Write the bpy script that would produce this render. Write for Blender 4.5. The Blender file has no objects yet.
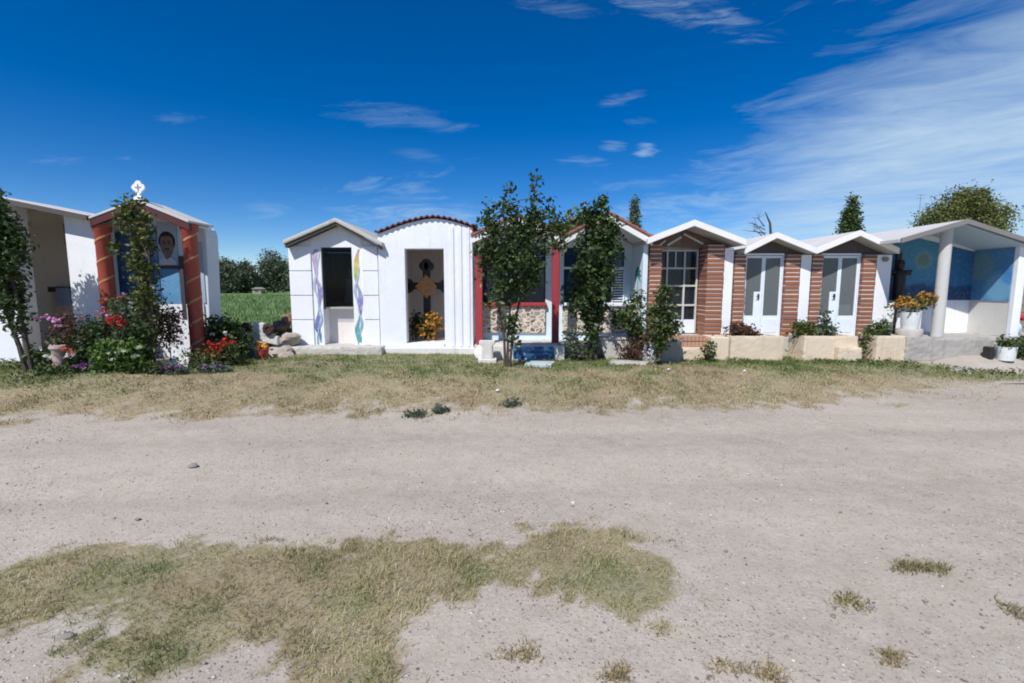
import bpy, bmesh, math, random
import numpy as np
from mathutils import Vector, Matrix
from mathutils.geometry import tessellate_polygon

random.seed(7)
RNG = np.random.default_rng(7)
SC = bpy.context.scene
COL = SC.collection
R = math.radians

# ------------------------------------------------------------------ camera
CAM_H, PITCH, FPX = 1.6, R(6.5), 480.0
cam = bpy.data.cameras.new('camera')
cam.sensor_width = 36.0
cam.lens = 36.0 * FPX / 1024.0
cam.clip_start, cam.clip_end = 0.05, 6000
cob = bpy.data.objects.new('camera', cam)
cob.location = (0, 0, CAM_H)
cob.rotation_euler = (math.pi / 2 - PITCH, 0, 0)
COL.objects.link(cob)
SC.camera = cob

# ------------------------------------------------------------------ light
SUN_EL, SUN_AZ = R(51), R(30)          # sun stands behind the viewer, to the left
travel = Vector((math.sin(SUN_AZ) * math.cos(SUN_EL), math.cos(SUN_AZ) * math.cos(SUN_EL), -math.sin(SUN_EL)))
sun = bpy.data.lights.new('sun', 'SUN')
sun.energy = 4.2
sun.angle = R(0.53)
sun.color = (1.0, 0.965, 0.92)
so = bpy.data.objects.new('sun', sun)
so.rotation_euler = travel.to_track_quat('-Z', 'Y').to_euler()
so.location = (-6, -10, 14)
COL.objects.link(so)

SC.view_settings.view_transform = 'Standard'
SC.view_settings.look = 'None'
SC.view_settings.gamma = 1.0
SC.view_settings.use_curve_mapping = False
SC.view_settings.exposure = 0.30
SC.cycles.use_denoising = True
SC.cycles.max_bounces = 7
SC.cycles.diffuse_bounces = 4
SC.cycles.transparent_max_bounces = 12
SC.cycles.pixel_filter_type = 'BLACKMAN_HARRIS'
SC.cycles.filter_width = 1.9


class NT:
    """small helper to write node trees"""
    def __init__(s, tree):
        s.t = tree
        s.n = tree.nodes
        s.l = tree.links

    def node(s, typ, **kw):
        n = s.n.new(typ)
        for k, v in kw.items():
            setattr(n, k, v)
        return n

    def put(s, sock, val):
        if hasattr(val, 'is_output') or hasattr(val, 'links'):
            s.l.new(val, sock)
        elif val is not None:
            sock.default_value = val

    def math(s, op, a, b=None, c=None, clamp=False):
        n = s.node('ShaderNodeMath', operation=op)
        n.use_clamp = clamp
        s.put(n.inputs[0], a)
        if b is not None:
            s.put(n.inputs[1], b)
        if c is not None:
            s.put(n.inputs[2], c)
        return n.outputs[0]

    def mapr(s, v, a, b, c=0.0, d=1.0, smooth=False):
        n = s.node('ShaderNodeMapRange')
        if smooth:
            n.interpolation_type = 'SMOOTHSTEP'
        s.put(n.inputs[0], v)
        for i, x in enumerate((a, b, c, d)):
            n.inputs[i + 1].default_value = x
        return n.outputs[0]

    def mix(s, f, a, b, mode='MIX'):
        n = s.node('ShaderNodeMix', data_type='RGBA', blend_type=mode)
        s.put(n.inputs[0], f)
        s.put(n.inputs[6], a if not isinstance(a, tuple) else (*a[:3], 1))
        s.put(n.inputs[7], b if not isinstance(b, tuple) else (*b[:3], 1))
        return n.outputs[2]

    def noise(s, vec, scale, detail=4, rough=0.55, dist=0.0):
        n = s.node('ShaderNodeTexNoise')
        s.put(n.inputs['Vector'], vec)
        n.inputs['Scale'].default_value = scale
        n.inputs['Detail'].default_value = detail
        n.inputs['Roughness'].default_value = rough
        n.inputs['Distortion'].default_value = dist
        return n.outputs['Fac']

    def voro(s, vec, scale, feature='F1', rnd=1.0):
        n = s.node('ShaderNodeTexVoronoi', feature=feature)
        s.put(n.inputs['Vector'], vec)
        n.inputs['Scale'].default_value = scale
        n.inputs['Randomness'].default_value = rnd
        return n

    def mapping(s, vec, loc=(0, 0, 0), rot=(0, 0, 0), scale=(1, 1, 1)):
        n = s.node('ShaderNodeMapping')
        s.put(n.inputs['Vector'], vec)
        n.inputs['Location'].default_value = loc
        n.inputs['Rotation'].default_value = rot
        n.inputs['Scale'].default_value = scale
        return n.outputs[0]

    def ramp(s, f, stops, interp='LINEAR'):
        n = s.node('ShaderNodeValToRGB')
        cr = n.color_ramp
        cr.interpolation = interp
        while len(cr.elements) < len(stops):
            cr.elements.new(0.5)
        for e, (p, c) in zip(cr.elements, stops):
            e.position = p
            e.color = (*c[:3], 1)
        s.put(n.inputs[0], f)
        return n.outputs[0]

    def bump(s, h, strength=0.3, dist=0.02, normal=None):
        n = s.node('ShaderNodeBump')
        n.inputs['Strength'].default_value = strength
        n.inputs['Distance'].default_value = dist
        s.put(n.inputs['Height'], h)
        if normal is not None:
            s.put(n.inputs['Normal'], normal)
        return n.outputs[0]


# ------------------------------------------------------------------ sky with thin cirrus
world = bpy.data.worlds.new('World')
SC.world = world
world.use_nodes = True
w = NT(world.node_tree)
w.n.clear()
sky = w.node('ShaderNodeTexSky', sky_type='NISHITA')
sky.sun_disc = False
sky.sun_elevation = SUN_EL
sky.sun_rotation = math.pi + SUN_AZ
sky.altitude = 2200
sky.air_density = 1.0
sky.dust_density = 0.4
sky.ozone_density = 3.0
hsv = w.node('ShaderNodeHueSaturation')
hsv.inputs['Hue'].default_value = 0.509
hsv.inputs['Saturation'].default_value = 1.45
hsv.inputs['Value'].default_value = 1.12
w.l.new(sky.outputs[0], hsv.inputs['Color'])
tc = w.node('ShaderNodeTexCoord')
sep = w.node('ShaderNodeSeparateXYZ')
w.l.new(tc.outputs['Generated'], sep.inputs[0])
dx, dy, dz = sep.outputs
zc = w.math('ADD', w.math('MAXIMUM', dz, 0.0), 0.12)
cmb = w.node('ShaderNodeCombineXYZ')           # the cloud layer is flat and high above: x/z, y/z
w.l.new(w.math('DIVIDE', dx, zc), cmb.inputs[0])
w.l.new(w.math('DIVIDE', dy, zc), cmb.inputs[1])
lay = cmb.outputs[0]
def along(deg, sx, sy, loc):
    """turn the layer so the wind direction lies along x, then stretch"""
    return w.mapping(w.mapping(lay, (0, 0, 0), (0, 0, R(-deg))), loc, (0, 0, 0), (sx, sy, 1))


streak = w.noise(along(132, 0.55, 1.05, (3.1, 1.7, 0)), 1.2, 9, 0.62, 0.7)
fine = w.noise(along(146, 0.75, 1.5, (1.0, 4.0, 0)), 3.0, 9, 0.64, 1.0)
broad = w.noise(along(125, 0.7, 1.0, (6.3, 2.2, 0)), 0.62, 4, 0.5)
az = w.math('DIVIDE', dx, w.math('MAXIMUM', dy, 0.02))       # tangent of the bearing
el = w.math('DIVIDE', dz, w.math('MAXIMUM', dy, 0.02))
side = w.mapr(az, 0.0, 0.70, -0.15, 1.0, True)               # the cirrus lies to the right
side2 = w.math('MULTIPLY', side, w.mapr(w.math('SUBTRACT', el, w.math('MULTIPLY', az, 0.55)), -0.14, 0.16, 1.0, 0.22, True))
cov = w.math('ADD', w.math('MULTIPLY', streak, 0.62), w.math('MULTIPLY', fine, 0.55))
cov = w.math('ADD', cov, w.math('MULTIPLY', w.math('SUBTRACT', broad, 0.5), 0.55))
cov = w.math('ADD', cov, w.math('MULTIPLY', w.math('SUBTRACT', side2, 0.5), 0.56))
cir = w.mapr(cov, 0.45, 1.02, 0.0, 0.80, False)


def puff(a, b, ra, rb, tilt, amt):
    """one small cloud at a fixed bearing"""
    ua = w.math('SUBTRACT', az, a)
    ub = w.math('SUBTRACT', el, b)
    c, s_ = math.cos(tilt), math.sin(tilt)
    x = w.math('DIVIDE', w.math('ADD', w.math('MULTIPLY', ua, c), w.math('MULTIPLY', ub, s_)), ra)
    y = w.math('DIVIDE', w.math('SUBTRACT', w.math('MULTIPLY', ub, c), w.math('MULTIPLY', ua, s_)), rb)
    d = w.math('ADD', w.math('MULTIPLY', x, x), w.math('MULTIPLY', y, y))
    m = w.mapr(w.math('ADD', d, w.math('MULTIPLY', w.math('SUBTRACT', pn, 0.5), 5.0)), -0.9, 1.0, amt, 0.0, True)
    return m


cmb2 = w.node('ShaderNodeCombineXYZ')
w.l.new(az, cmb2.inputs[0])
w.l.new(w.math('MULTIPLY', el, 2.6), cmb2.inputs[1])
pn = w.noise(w.mapping(cmb2.outputs[0], (0, 0, 0), (0, 0, R(12)), (0.6, 1.3, 1)), 12.0, 9, 0.66, 1.4)
tot = cir
for (u, v, ru, rv, t, amt) in [
        (385, 115, 50, 9, -4, 0.24), (440, 126, 30, 6, -5, 0.26), (420, 155, 22, 6, -8, 0.16), (620, 99, 20, 6, 12, 0.32), (646, 150, 12, 6, 0, 0.75),
        (584, 161, 22, 6, -4, 0.42), (640, 122, 16, 5, 0, 0.35), (615, 147, 12, 5, 0, 0.45), (425, 214, 75, 14, 2, 0.6), (660, 207, 75, 13, 8, 0.6),
        (740, 170, 50, 18, 0, 0.4), (680, 8, 75, 14, -14, 0.5), (545, 2, 45, 8, -12, 0.3), (180, 118, 22, 5, 0, 0.18), (55, 160, 22, 5, 0, 0.2), (265, 210, 22, 8, 0, 0.3), (640, 185, 40, 5, 2, 0.25)]:
    yc = -(v - 341.5) / FPX
    dyy = math.cos(PITCH) + yc * math.sin(PITCH)
    a_ = (u - 512) / FPX / dyy
    b_ = (-math.sin(PITCH) + yc * math.cos(PITCH)) / dyy
    tot = w.math('MAXIMUM', tot, puff(a_, b_, ru / FPX * 1.25, rv / FPX * 1.25, R(t), amt * 0.6))
front = w.mapr(dz, 0.0, 0.06, 0.0, 1.0, True)
tot = w.math('MULTIPLY', tot, front, clamp=True)
skyc = w.mix(tot, hsv.outputs[0], (5.4, 7.0, 8.3))
bg = w.node('ShaderNodeBackground')
bg.inputs['Strength'].default_value = 0.085
w.l.new(skyc, bg.inputs['Color'])
wo = w.node('ShaderNodeOutputWorld')
w.l.new(bg.outputs[0], wo.inputs[0])


# ------------------------------------------------------------------ materials
def new_mat(name):
    m = bpy.data.materials.new(name)
    m.use_nodes = True
    t = NT(m.node_tree)
    b = t.n['Principled BSDF']
    return m, t, b


def objco(t):
    g = t.node('ShaderNodeNewGeometry')
    return g.outputs['Position']


def m_stucco(name, col, dirt=(0.42, 0.38, 0.33), amt=0.35, rough=0.85, bump=0.25, scale=1.0):
    m, t, b = new_mat(name)
    p = objco(t)
    n1 = t.noise(p, 1.7 * scale, 5, 0.6)
    n2 = t.noise(p, 9 * scale, 5, 0.65)
    st = t.noise(t.mapping(p, (0, 0, 0), (0, 0, 0), (6, 6, 0.55)), 1.6, 6, 0.65)     # runs left by rain
    c = t.mix(t.mapr(n1, 0.35, 0.75, 0, 0.5), col, tuple(x * 0.86 for x in col))
    c = t.mix(t.math('MULTIPLY', t.mapr(st, 0.56, 0.78), amt), c, dirt)
    c = t.mix(t.math('MULTIPLY', t.mapr(n2, 0.62, 0.8), amt * 0.7), c, dirt)
    pat = t.noise(p, 0.8 * scale, 3, 0.5, 0.5)
    c = t.mix(t.mapr(pat, 0.48, 0.58, 0, 0.35 * min(1.0, amt * 1.5)), c, tuple(x * 0.80 + y * 0.15 for x, y in zip(col, dirt)))
    wob = t.node('ShaderNodeTexNoise')
    t.put(wob.inputs['Vector'], p)
    wob.inputs['Scale'].default_value = 3.0
    wv = t.node('ShaderNodeVectorMath', operation='ADD')
    t.l.new(p, wv.inputs[0])
    t.l.new(wob.outputs['Color'], wv.inputs[1])
    ce = t.voro(wv.outputs[0], 0.9, 'DISTANCE_TO_EDGE')
    crack = t.math('MULTIPLY', t.mapr(ce.outputs['Distance'], 0.0, 0.007, 1, 0), t.mapr(t.noise(p, 1.1, 2), 0.52, 0.64))
    c = t.mix(t.math('MULTIPLY', crack, 0.22), c, tuple(x * 0.6 for x in dirt))
    t.put(b.inputs['Base Color'], c)
    b.inputs['Roughness'].default_value = rough
    h = t.math('ADD', t.math('MULTIPLY', t.noise(p, 60, 4), 0.5), t.math('MULTIPLY', t.noise(p, 5, 3), 1.0))
    t.put(b.inputs['Normal'], t.bump(h, bump, 0.02))
    return m


def m_plain(name, col, rough=0.6, var=0.15, scale=12, metallic=0.0, bump=0.1):
    m, t, b = new_mat(name)
    p = objco(t)
    n = t.noise(p, scale, 5, 0.6)
    c = t.mix(t.mapr(n, 0.3, 0.7), tuple(x * (1 - var) for x in col), tuple(min(1, x * (1 + var)) for x in col))
    t.put(b.inputs['Base Color'], c)
    b.inputs['Roughness'].default_value = rough
    b.inputs['Metallic'].default_value = metallic
    t.put(b.inputs['Normal'], t.bump(n, bump, 0.01))
    return m


def m_glass(name, tint, see=0.5, rough=0.05):
    m, t, b = new_mat(name)
    b.inputs['Base Color'].default_value = (*tint, 1)
    b.inputs['Roughness'].default_value = rough
    n = t.noise(objco(t), 3.0, 3)
    t.put(b.inputs['Normal'], t.bump(n, 0.03, 0.02))
    tr = t.node('ShaderNodeBsdfTransparent')
    tr.inputs[0].default_value = (0.8, 0.85, 0.85, 1)
    mx = t.node('ShaderNodeMixShader')
    mx.inputs[0].default_value = see
    t.l.new(b.outputs[0], mx.inputs[1])
    t.l.new(tr.outputs[0], mx.inputs[2])
    t.l.new(mx.outputs[0], t.n['Material Output'].inputs[0])
    return m


def m_leaf(name, dark, light, rough=0.5, transl=0.25, tip=None):
    m, t, b = new_mat(name)
    a = t.node('ShaderNodeAttribute', attribute_name='rnd')
    stops = [(0.0, dark), (0.75, light)]
    if tip:
        stops.append((0.97, tip))
    c = t.ramp(a.outputs['Fac'], stops)
    t.put(b.inputs['Base Color'], c)
    b.inputs['Roughness'].default_value = rough
    b.inputs['Specular IOR Level'].default_value = 0.35
    tl = t.node('ShaderNodeBsdfTranslucent')
    t.put(tl.inputs[0], c)
    mx = t.node('ShaderNodeMixShader')
    mx.inputs[0].default_value = transl
    t.l.new(b.outputs[0], mx.inputs[1])
    t.l.new(tl.outputs[0], mx.inputs[2])
    t.l.new(mx.outputs[0], t.n['Material Output'].inputs[0])
    return m


WHITE = m_stucco('white_plaster', (0.81, 0.83, 0.86), amt=0.4, bump=0.3)
WHITE2 = m_stucco('white_limewash', (0.79, 0.82, 0.88), dirt=(0.5, 0.47, 0.43), amt=0.45, bump=0.5)
WHITEOLD = m_stucco('old_white_plaster', (0.70, 0.69, 0.66), amt=0.6, bump=0.4)
BLUEWHITE = m_stucco('pale_blue_plaster', (0.66, 0.78, 0.86), amt=0.2)
TRIM = m_stucco('white_trim', (0.80, 0.79, 0.77), dirt=(0.45, 0.42, 0.38), amt=0.25, bump=0.1)
ROOFTOP = m_stucco('roof_slab_paint', (0.56, 0.55, 0.53), dirt=(0.30, 0.28, 0.26), amt=0.6)
CONC = m_stucco('concrete', (0.36, 0.345, 0.32), dirt=(0.17, 0.16, 0.14), amt=0.7, bump=0.6)
CONC_L = m_stucco('pale_concrete', (0.50, 0.48, 0.44), dirt=(0.24, 0.22, 0.19), amt=0.7, bump=0.6)
BEIGE = m_stucco('beige_plaster', (0.74, 0.64, 0.55), dirt=(0.25, 0.2, 0.17), amt=0.5)
TAN = m_stucco('tan_paint', (0.67, 0.56, 0.42), dirt=(0.36, 0.28, 0.21), amt=0.65, bump=0.3)
GREYIN = m_stucco('grey_interior', (0.42, 0.40, 0.38), amt=0.3)
DARKIN = m_stucco('unlit_room_shade', (0.035, 0.035, 0.04), amt=0.2)
CREAMIN = m_stucco('cream_interior', (0.74, 0.69, 0.65), dirt=(0.35, 0.3, 0.26), amt=0.35)
RED = m_stucco('crimson_paint', (0.36, 0.035, 0.045), dirt=(0.10, 0.03, 0.03), amt=0.6, rough=0.55)
ORED = m_stucco('orange_red_paint', (0.34, 0.06, 0.035), dirt=(0.18, 0.05, 0.03), amt=0.6, rough=0.6)
DARKRED = m_stucco('dark_red_paint', (0.085, 0.018, 0.017), dirt=(0.06, 0.02, 0.02), amt=0.6, rough=0.6)
GOLD = m_plain('gold_paint', (0.46, 0.21, 0.10), 0.5)
BRICK = m_stucco('red_brick', (0.28, 0.112, 0.062), dirt=(0.20, 0.07, 0.045), amt=0.9, bump=0.6, scale=5)
MORTAR = m_stucco('pale_mortar', (0.68, 0.57, 0.49), amt=0.4)
TILE = m_stucco('clay_tile', (0.33, 0.12, 0.075), dirt=(0.14, 0.07, 0.05), amt=0.7, bump=0.5, scale=4)
DTILE = m_stucco('dark_clay_tile', (0.13, 0.035, 0.035), dirt=(0.05, 0.025, 0.025), amt=0.6, scale=4)
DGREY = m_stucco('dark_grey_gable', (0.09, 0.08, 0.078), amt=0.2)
METALW = m_plain('white_enamel', (0.74, 0.80, 0.86), 0.35, 0.04)
IRON = m_plain('black_iron', (0.02, 0.018, 0.018), 0.5)
DWOOD = m_plain('dark_wood', (0.018, 0.011, 0.009), 0.5, 0.3, 25)
WOOD = m_plain('varnished_wood', (0.50, 0.23, 0.075), 0.5, 0.3, 25)
BARK = m_plain('bark', (0.13, 0.10, 0.08), 0.9, 0.35, 40, bump=0.6)
BARKD = m_plain('dark_bark', (0.07, 0.055, 0.045), 0.9, 0.35, 40, bump=0.6)
GLASSG = m_glass('grey_glass', (0.22, 0.24, 0.25), 0.55, 0.06)
GLASSD = m_glass('dark_glass', (0.02, 0.03, 0.04), 0.45, 0.04)
GLASSC = m_glass('dim_glass', (0.01, 0.01, 0.012), 0.86, 0.05)
DCONC = m_stucco('dark_concrete', (0.21, 0.20, 0.19), dirt=(0.1, 0.095, 0.09), amt=0.7, bump=0.6)
FRAMEG = m_plain('shaded_white_enamel', (0.56, 0.55, 0.52), 0.45, 0.1)  # white enamel greyed so the recess shade is in its colour
GLASSB = m_glass('sky_tinted_glass', (0.03, 0.07, 0.13), 0.35, 0.06)  # blue of the reflected sky is put into the pane colour
PLASTICW = m_plain('white_plastic', (0.74, 0.77, 0.76), 0.4, 0.05)
ROCK = m_stucco('rubble_rock', (0.40, 0.35, 0.30), dirt=(0.2, 0.16, 0.13), amt=0.8, bump=0.9, scale=6)
ROCKD = m_stucco('brown_rubble', (0.20, 0.12, 0.085), dirt=(0.09, 0.06, 0.05), amt=0.8, bump=0.9, scale=6)
STONEW = m_stucco('pale_stone', (0.66, 0.64, 0.60), dirt=(0.3, 0.28, 0.25), amt=0.6, bump=0.7, scale=4)
GREYSTONE = m_stucco('grey_stone', (0.24, 0.23, 0.22), dirt=(0.12, 0.11, 0.1), amt=0.8, bump=0.9, scale=5)
TERRA = m_plain('red_pot', (0.45, 0.07, 0.06), 0.5)
PINKSTONE = m_stucco('pink_stone', (0.42, 0.32, 0.29), amt=0.6, bump=0.6, scale=4)


def m_mosaic(name):
    """irregular pale and brown stones set in cream mortar"""
    m, t, b = new_mat(name)
    p = t.mapping(objco(t), (0, 0, 0), (0, 0, 0), (1, 0.3, 1.25))
    p2 = t.node('ShaderNodeMix', data_type='VECTOR')
    nz = t.node('ShaderNodeTexNoise')
    t.put(nz.inputs['Vector'], p)
    nz.inputs['Scale'].default_value = 7
    p2.inputs[0].default_value = 0.06
    t.l.new(p, p2.inputs[4])
    t.l.new(nz.outputs['Color'], p2.inputs[5])
    v = t.voro(p2.outputs[1], 9.0, 'F1')
    e = t.voro(p2.outputs[1], 9.0, 'DISTANCE_TO_EDGE')
    sc = t.node('ShaderNodeSeparateColor')
    t.l.new(v.outputs['Color'], sc.inputs[0])
    stone = t.ramp(sc.outputs[0], [(0.0, (0.16, 0.08, 0.06)), (0.22, (0.26, 0.15, 0.11)), (0.3, (0.42, 0.36, 0.29)), (0.6, (0.50, 0.43, 0.34)), (0.8, (0.30, 0.27, 0.25)), (1.0, (0.56, 0.5, 0.42))], 'CONSTANT')
    stone = t.mix(t.mapr(t.noise(objco(t), 40, 4), 0.35, 0.7, 0, 0.5), stone, (0.3, 0.25, 0.2))
    mk = t.mapr(e.outputs['Distance'], 0.06, 0.13)
    t.put(b.inputs['Base Color'], t.mix(mk, (0.66, 0.60, 0.52), stone))
    b.inputs['Roughness'].default_value = 0.85
    t.put(b.inputs['Normal'], t.bump(mk, 0.6, 0.02))
    return m


MOSAIC = m_mosaic('stone_mosaic')


def m_worn_blue(name):
    m, t, b = new_mat(name)
    p = objco(t)
    n = t.noise(t.mapping(p, (2.3, 0, 0.4), (0, 0, 0), (1, 1, 1.4)), 4.2, 6, 0.62, 0.8)
    c = t.ramp(n, [(0.30, (0.62, 0.70, 0.76)), (0.42, (0.34, 0.52, 0.64)), (0.48, (0.06, 0.20, 0.36)), (0.60, (0.015, 0.06, 0.15)), (0.72, (0.10, 0.32, 0.44))])
    t.put(b.inputs['Base Color'], c)
    b.inputs['Roughness'].default_value = 0.7
    return m


PAINTBLUE = m_worn_blue('worn_blue_paint')


def m_mural_blue(name, base, low, blobs, scale=2.0, hill=None):
    """painted sky mural: flat paints, blended by brush; blobs = (x, z, radius, colour, amount) in world metres"""
    m, t, b = new_mat(name)
    p = objco(t)
    n = t.noise(p, scale, 5, 0.6, 0.6)
    n2 = t.noise(p, 14, 4, 0.6)
    c = t.mix(t.mapr(n, 0.35, 0.65), base, low)
    s = t.node('ShaderNodeSeparateXYZ')
    t.put(s.inputs[0], p)
    for (axis, x, z, r, colr, amt) in blobs:
        ux = t.math('SUBTRACT', s.outputs[axis], x)
        uz = t.math('SUBTRACT', s.outputs[2], z)
        d = t.math('SQRT', t.math('ADD', t.math('MULTIPLY', ux, ux), t.math('MULTIPLY', uz, uz)))
        d = t.math('ADD', d, t.math('MULTIPLY', t.math('SUBTRACT', n, 0.5), r * 0.5))
        c = t.mix(t.mapr(d, r * 0.55, r, amt, 0.0, True), c, colr)
    if hill:
        z0, colr = hill
        zz = t.math('ADD', s.outputs[2], t.math('MULTIPLY', t.math('SUBTRACT', n, 0.5), 0.5))
        c = t.mix(t.mapr(zz, z0 - 0.06, z0 + 0.06, 0.9, 0.0, True), c, colr)
    c = t.mix(t.mapr(n2, 0.5, 0.8, 0, 0.25), c, (0.4, 0.5, 0.55))
    t.put(b.inputs['Base Color'], c)
    b.inputs['Roughness'].default_value = 0.7
    return m


# ------------------------------------------------------------------ mesh helpers
class MB:
    """collects simple shapes in world metres, linked as ONE mesh object"""
    def __init__(s):
        s.v, s.f, s.m = [], [], []

    def add(s, vs, fs, mi=0):
        o = len(s.v)
        s.v += [tuple(x) for x in vs]
        s.f += [tuple(i + o for i in f) for f in fs]
        s.m += [mi] * len(fs)
        return s

    def box(s, x0, x1, y0, y1, z0, z1, mi=0):
        vs = [(x, y, z) for z in (z0, z1) for y in (y0, y1) for x in (x0, x1)]
        return s.add(vs, [(0, 2, 3, 1), (4, 5, 7, 6), (0, 1, 5, 4), (2, 6, 7, 3), (0, 4, 6, 2), (1, 3, 7, 5)], mi)

    def prism(s, outer, y0, y1, holes=(), mi=0, axis='y'):
        """polygon in (x, z) pushed along y, with holes; axis 'x': polygon in (y, z) pushed along x; 'z': (x, y) along z"""
        loops = [list(outer)] + [list(h) for h in holes]
        tri = tessellate_polygon([[Vector((a, b, 0)) for a, b in L] for L in loops])
        flat = [p for L in loops for p in L]
        n = len(flat)
        def P(a, b, y):
            return (a, y, b) if axis == 'y' else ((y, a, b) if axis == 'x' else (a, b, y))
        vs = [P(a, b, y0) for a, b in flat] + [P(a, b, y1) for a, b in flat]
        fs = [tuple(t_) for t_ in tri] + [tuple(i + n for i in reversed(t_)) for t_ in tri]
        o = 0
        for L in loops:
            k = len(L)
            for i in range(k):
                j = (i + 1) % k
                fs.append((o + i, o + j, o + j + n, o + i + n))
            o += k
        return s.add(vs, fs, mi)

    def tube(s, pts, rad, n=8, mi=0):
        pts = [Vector(p) for p in pts]
        if not hasattr(rad, '__len__'):
            rad = [rad] * len(pts)
        vs, fs = [], []
        prev = None
        for i, p in enumerate(pts):
            d = (pts[min(i + 1, len(pts) - 1)] - pts[max(i - 1, 0)])
            d = d.normalized() if d.length > 1e-9 else Vector((0, 0, 1))
            a = d.orthogonal().normalized() if prev is None else (prev - d * prev.dot(d)).normalized()
            prev = a
            b = d.cross(a)
            for k in range(n):
                th = 2 * math.pi * k / n
                vs.append(p + (a * math.cos(th) + b * math.sin(th)) * rad[i])
        for i in range(len(pts) - 1):
            for k in range(n):
                k2 = (k + 1) % n
                fs.append((i * n + k, i * n + k2, (i + 1) * n + k2, (i + 1) * n + k))
        fs.append(tuple(range(n - 1, -1, -1)))
        fs.append(tuple(range((len(pts) - 1) * n, len(pts) * n)))
        return s.add(vs, fs, mi)

    def lathe(s, c, prof, n=16, mi=0, wob=0.0):
        cx, cy = c
        vs, fs = [], []
        for (r, z) in prof:
            for k in range(n):
                th = 2 * math.pi * k / n
                rr = r * (1 + wob * random.uniform(-1, 1))
                vs.append((cx + rr * math.cos(th), cy + rr * math.sin(th), z))
        for i in range(len(prof) - 1):
            for k in range(n):
                k2 = (k + 1) % n
                fs.append((i * n + k, i * n + k2, (i + 1) * n + k2, (i + 1) * n + k))
        fs.append(tuple(range(n - 1, -1, -1)))
        fs.append(tuple(range((len(prof) - 1) * n, len(prof) * n)))
        return s.add(vs, fs, mi)

    def rock(s, c, r, mi=0, seed=0, sub=2):
        bm = bmesh.new()
        bmesh.ops.create_icosphere(bm, subdivisions=sub, radius=1)
        rg = random.Random(seed)
        ax = [Vector((rg.uniform(-1, 1), rg.uniform(-1, 1), rg.uniform(-1, 1))).normalized() for _ in range(7)]
        cut = [rg.uniform(0.55, 0.9) for _ in ax]
        rot = Matrix.Rotation(rg.uniform(0, 6.28), 3, 'Z')
        vs = []
        for v in bm.verts:
            p = v.co.copy()
            for a, k in zip(ax, cut):
                d = p.dot(a)
                if d > k:
                    p -= a * (d - k)
            p *= 1 + rg.uniform(-0.05, 0.05)
            p = rot @ p
            vs.append((c[0] + p.x * r[0], c[1] + p.y * r[1], c[2] + p.z * r[2]))
        fs = [tuple(v.index for v in f.verts) for f in bm.faces]
        bm.free()
        return s.add(vs, fs, mi)

    def build(s, name, mats, parent=None, base=None, bevel=0.0, smooth=False, label=None):
        mats = mats if isinstance(mats, (list, tuple)) else [mats]
        if parent is not None:
            bx, by, bz = WL[parent.name]
        else:
            bx, by, bz = base if base is not None else (0, 0, 0)
        me = bpy.data.meshes.new(name)
        me.from_pydata([(x - bx, y - by, z - bz) for x, y, z in s.v], [], s.f)
        for m_ in mats:
            me.materials.append(m_)
        me.polygons.foreach_set('material_index', s.m)
        bm = bmesh.new()
        bm.from_mesh(me)
        bmesh.ops.recalc_face_normals(bm, faces=bm.faces)
        bm.to_mesh(me)
        bm.free()
        if smooth:
            me.polygons.foreach_set('use_smooth', [True] * len(me.polygons))
            try:
                me.set_sharp_from_angle(angle=R(40))
            except Exception:
                pass
        ob = bpy.data.objects.new(name, me)
        COL.objects.link(ob)
        if parent is not None:
            ob.parent = parent
        else:
            ob.location = (bx, by, bz)
        WL[ob.name] = (bx, by, bz)
        if bevel:
            md = ob.modifiers.new('bevel', 'BEVEL')
            md.width = bevel
            md.segments = 2
            md.limit_method = 'ANGLE'
            md.angle_limit = R(50)
        if label:
            ob['label'] = label
        return ob


WL = {}


def roughen(ob, cuts, amp, seed=0):
    """worn masonry: finer mesh, surface and edges knocked about by a few millimetres"""
    bm = bmesh.new()
    bm.from_mesh(ob.data)
    bmesh.ops.remove_doubles(bm, verts=bm.verts, dist=1e-5)
    for _ in range(cuts):
        lim = 0.07
        es = [e for e in bm.edges if e.calc_length() > lim]
        if not es or len(bm.verts) > 16000:
            break
        bmesh.ops.subdivide_edges(bm, edges=es, cuts=1, use_grid_fill=True)
    bm.normal_update()
    bm.verts.ensure_lookup_table()
    co = np.array([v.co[:] for v in bm.verts])
    k = fbm(co[:, 0] + co[:, 2] * 1.7 + seed, co[:, 1] - co[:, 2] * 0.9 + seed, 6.0, 40, 4) - 0.5
    for v, a in zip(bm.verts, k):
        sharp = max((e.calc_face_angle(0) for e in v.link_edges), default=0) > 0.6
        v.co += v.normal * float(a) * amp * (2.2 if sharp else 1.0) - (v.normal * amp * 0.5 if sharp else Vector())
    bm.to_mesh(ob.data)
    bm.free()
    return ob


def tag(o, label, cat, group=None):
    o['label'] = label
    o['category'] = cat
    if group:
        o['group'] = group
    return o


def thing(name, label, cat, loc, group=None):
    o = bpy.data.objects.new(name, None)
    o.empty_display_size = 0.2
    o.location = loc
    COL.objects.link(o)
    WL[o.name] = tuple(loc)
    return tag(o, label, cat, group)


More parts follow.
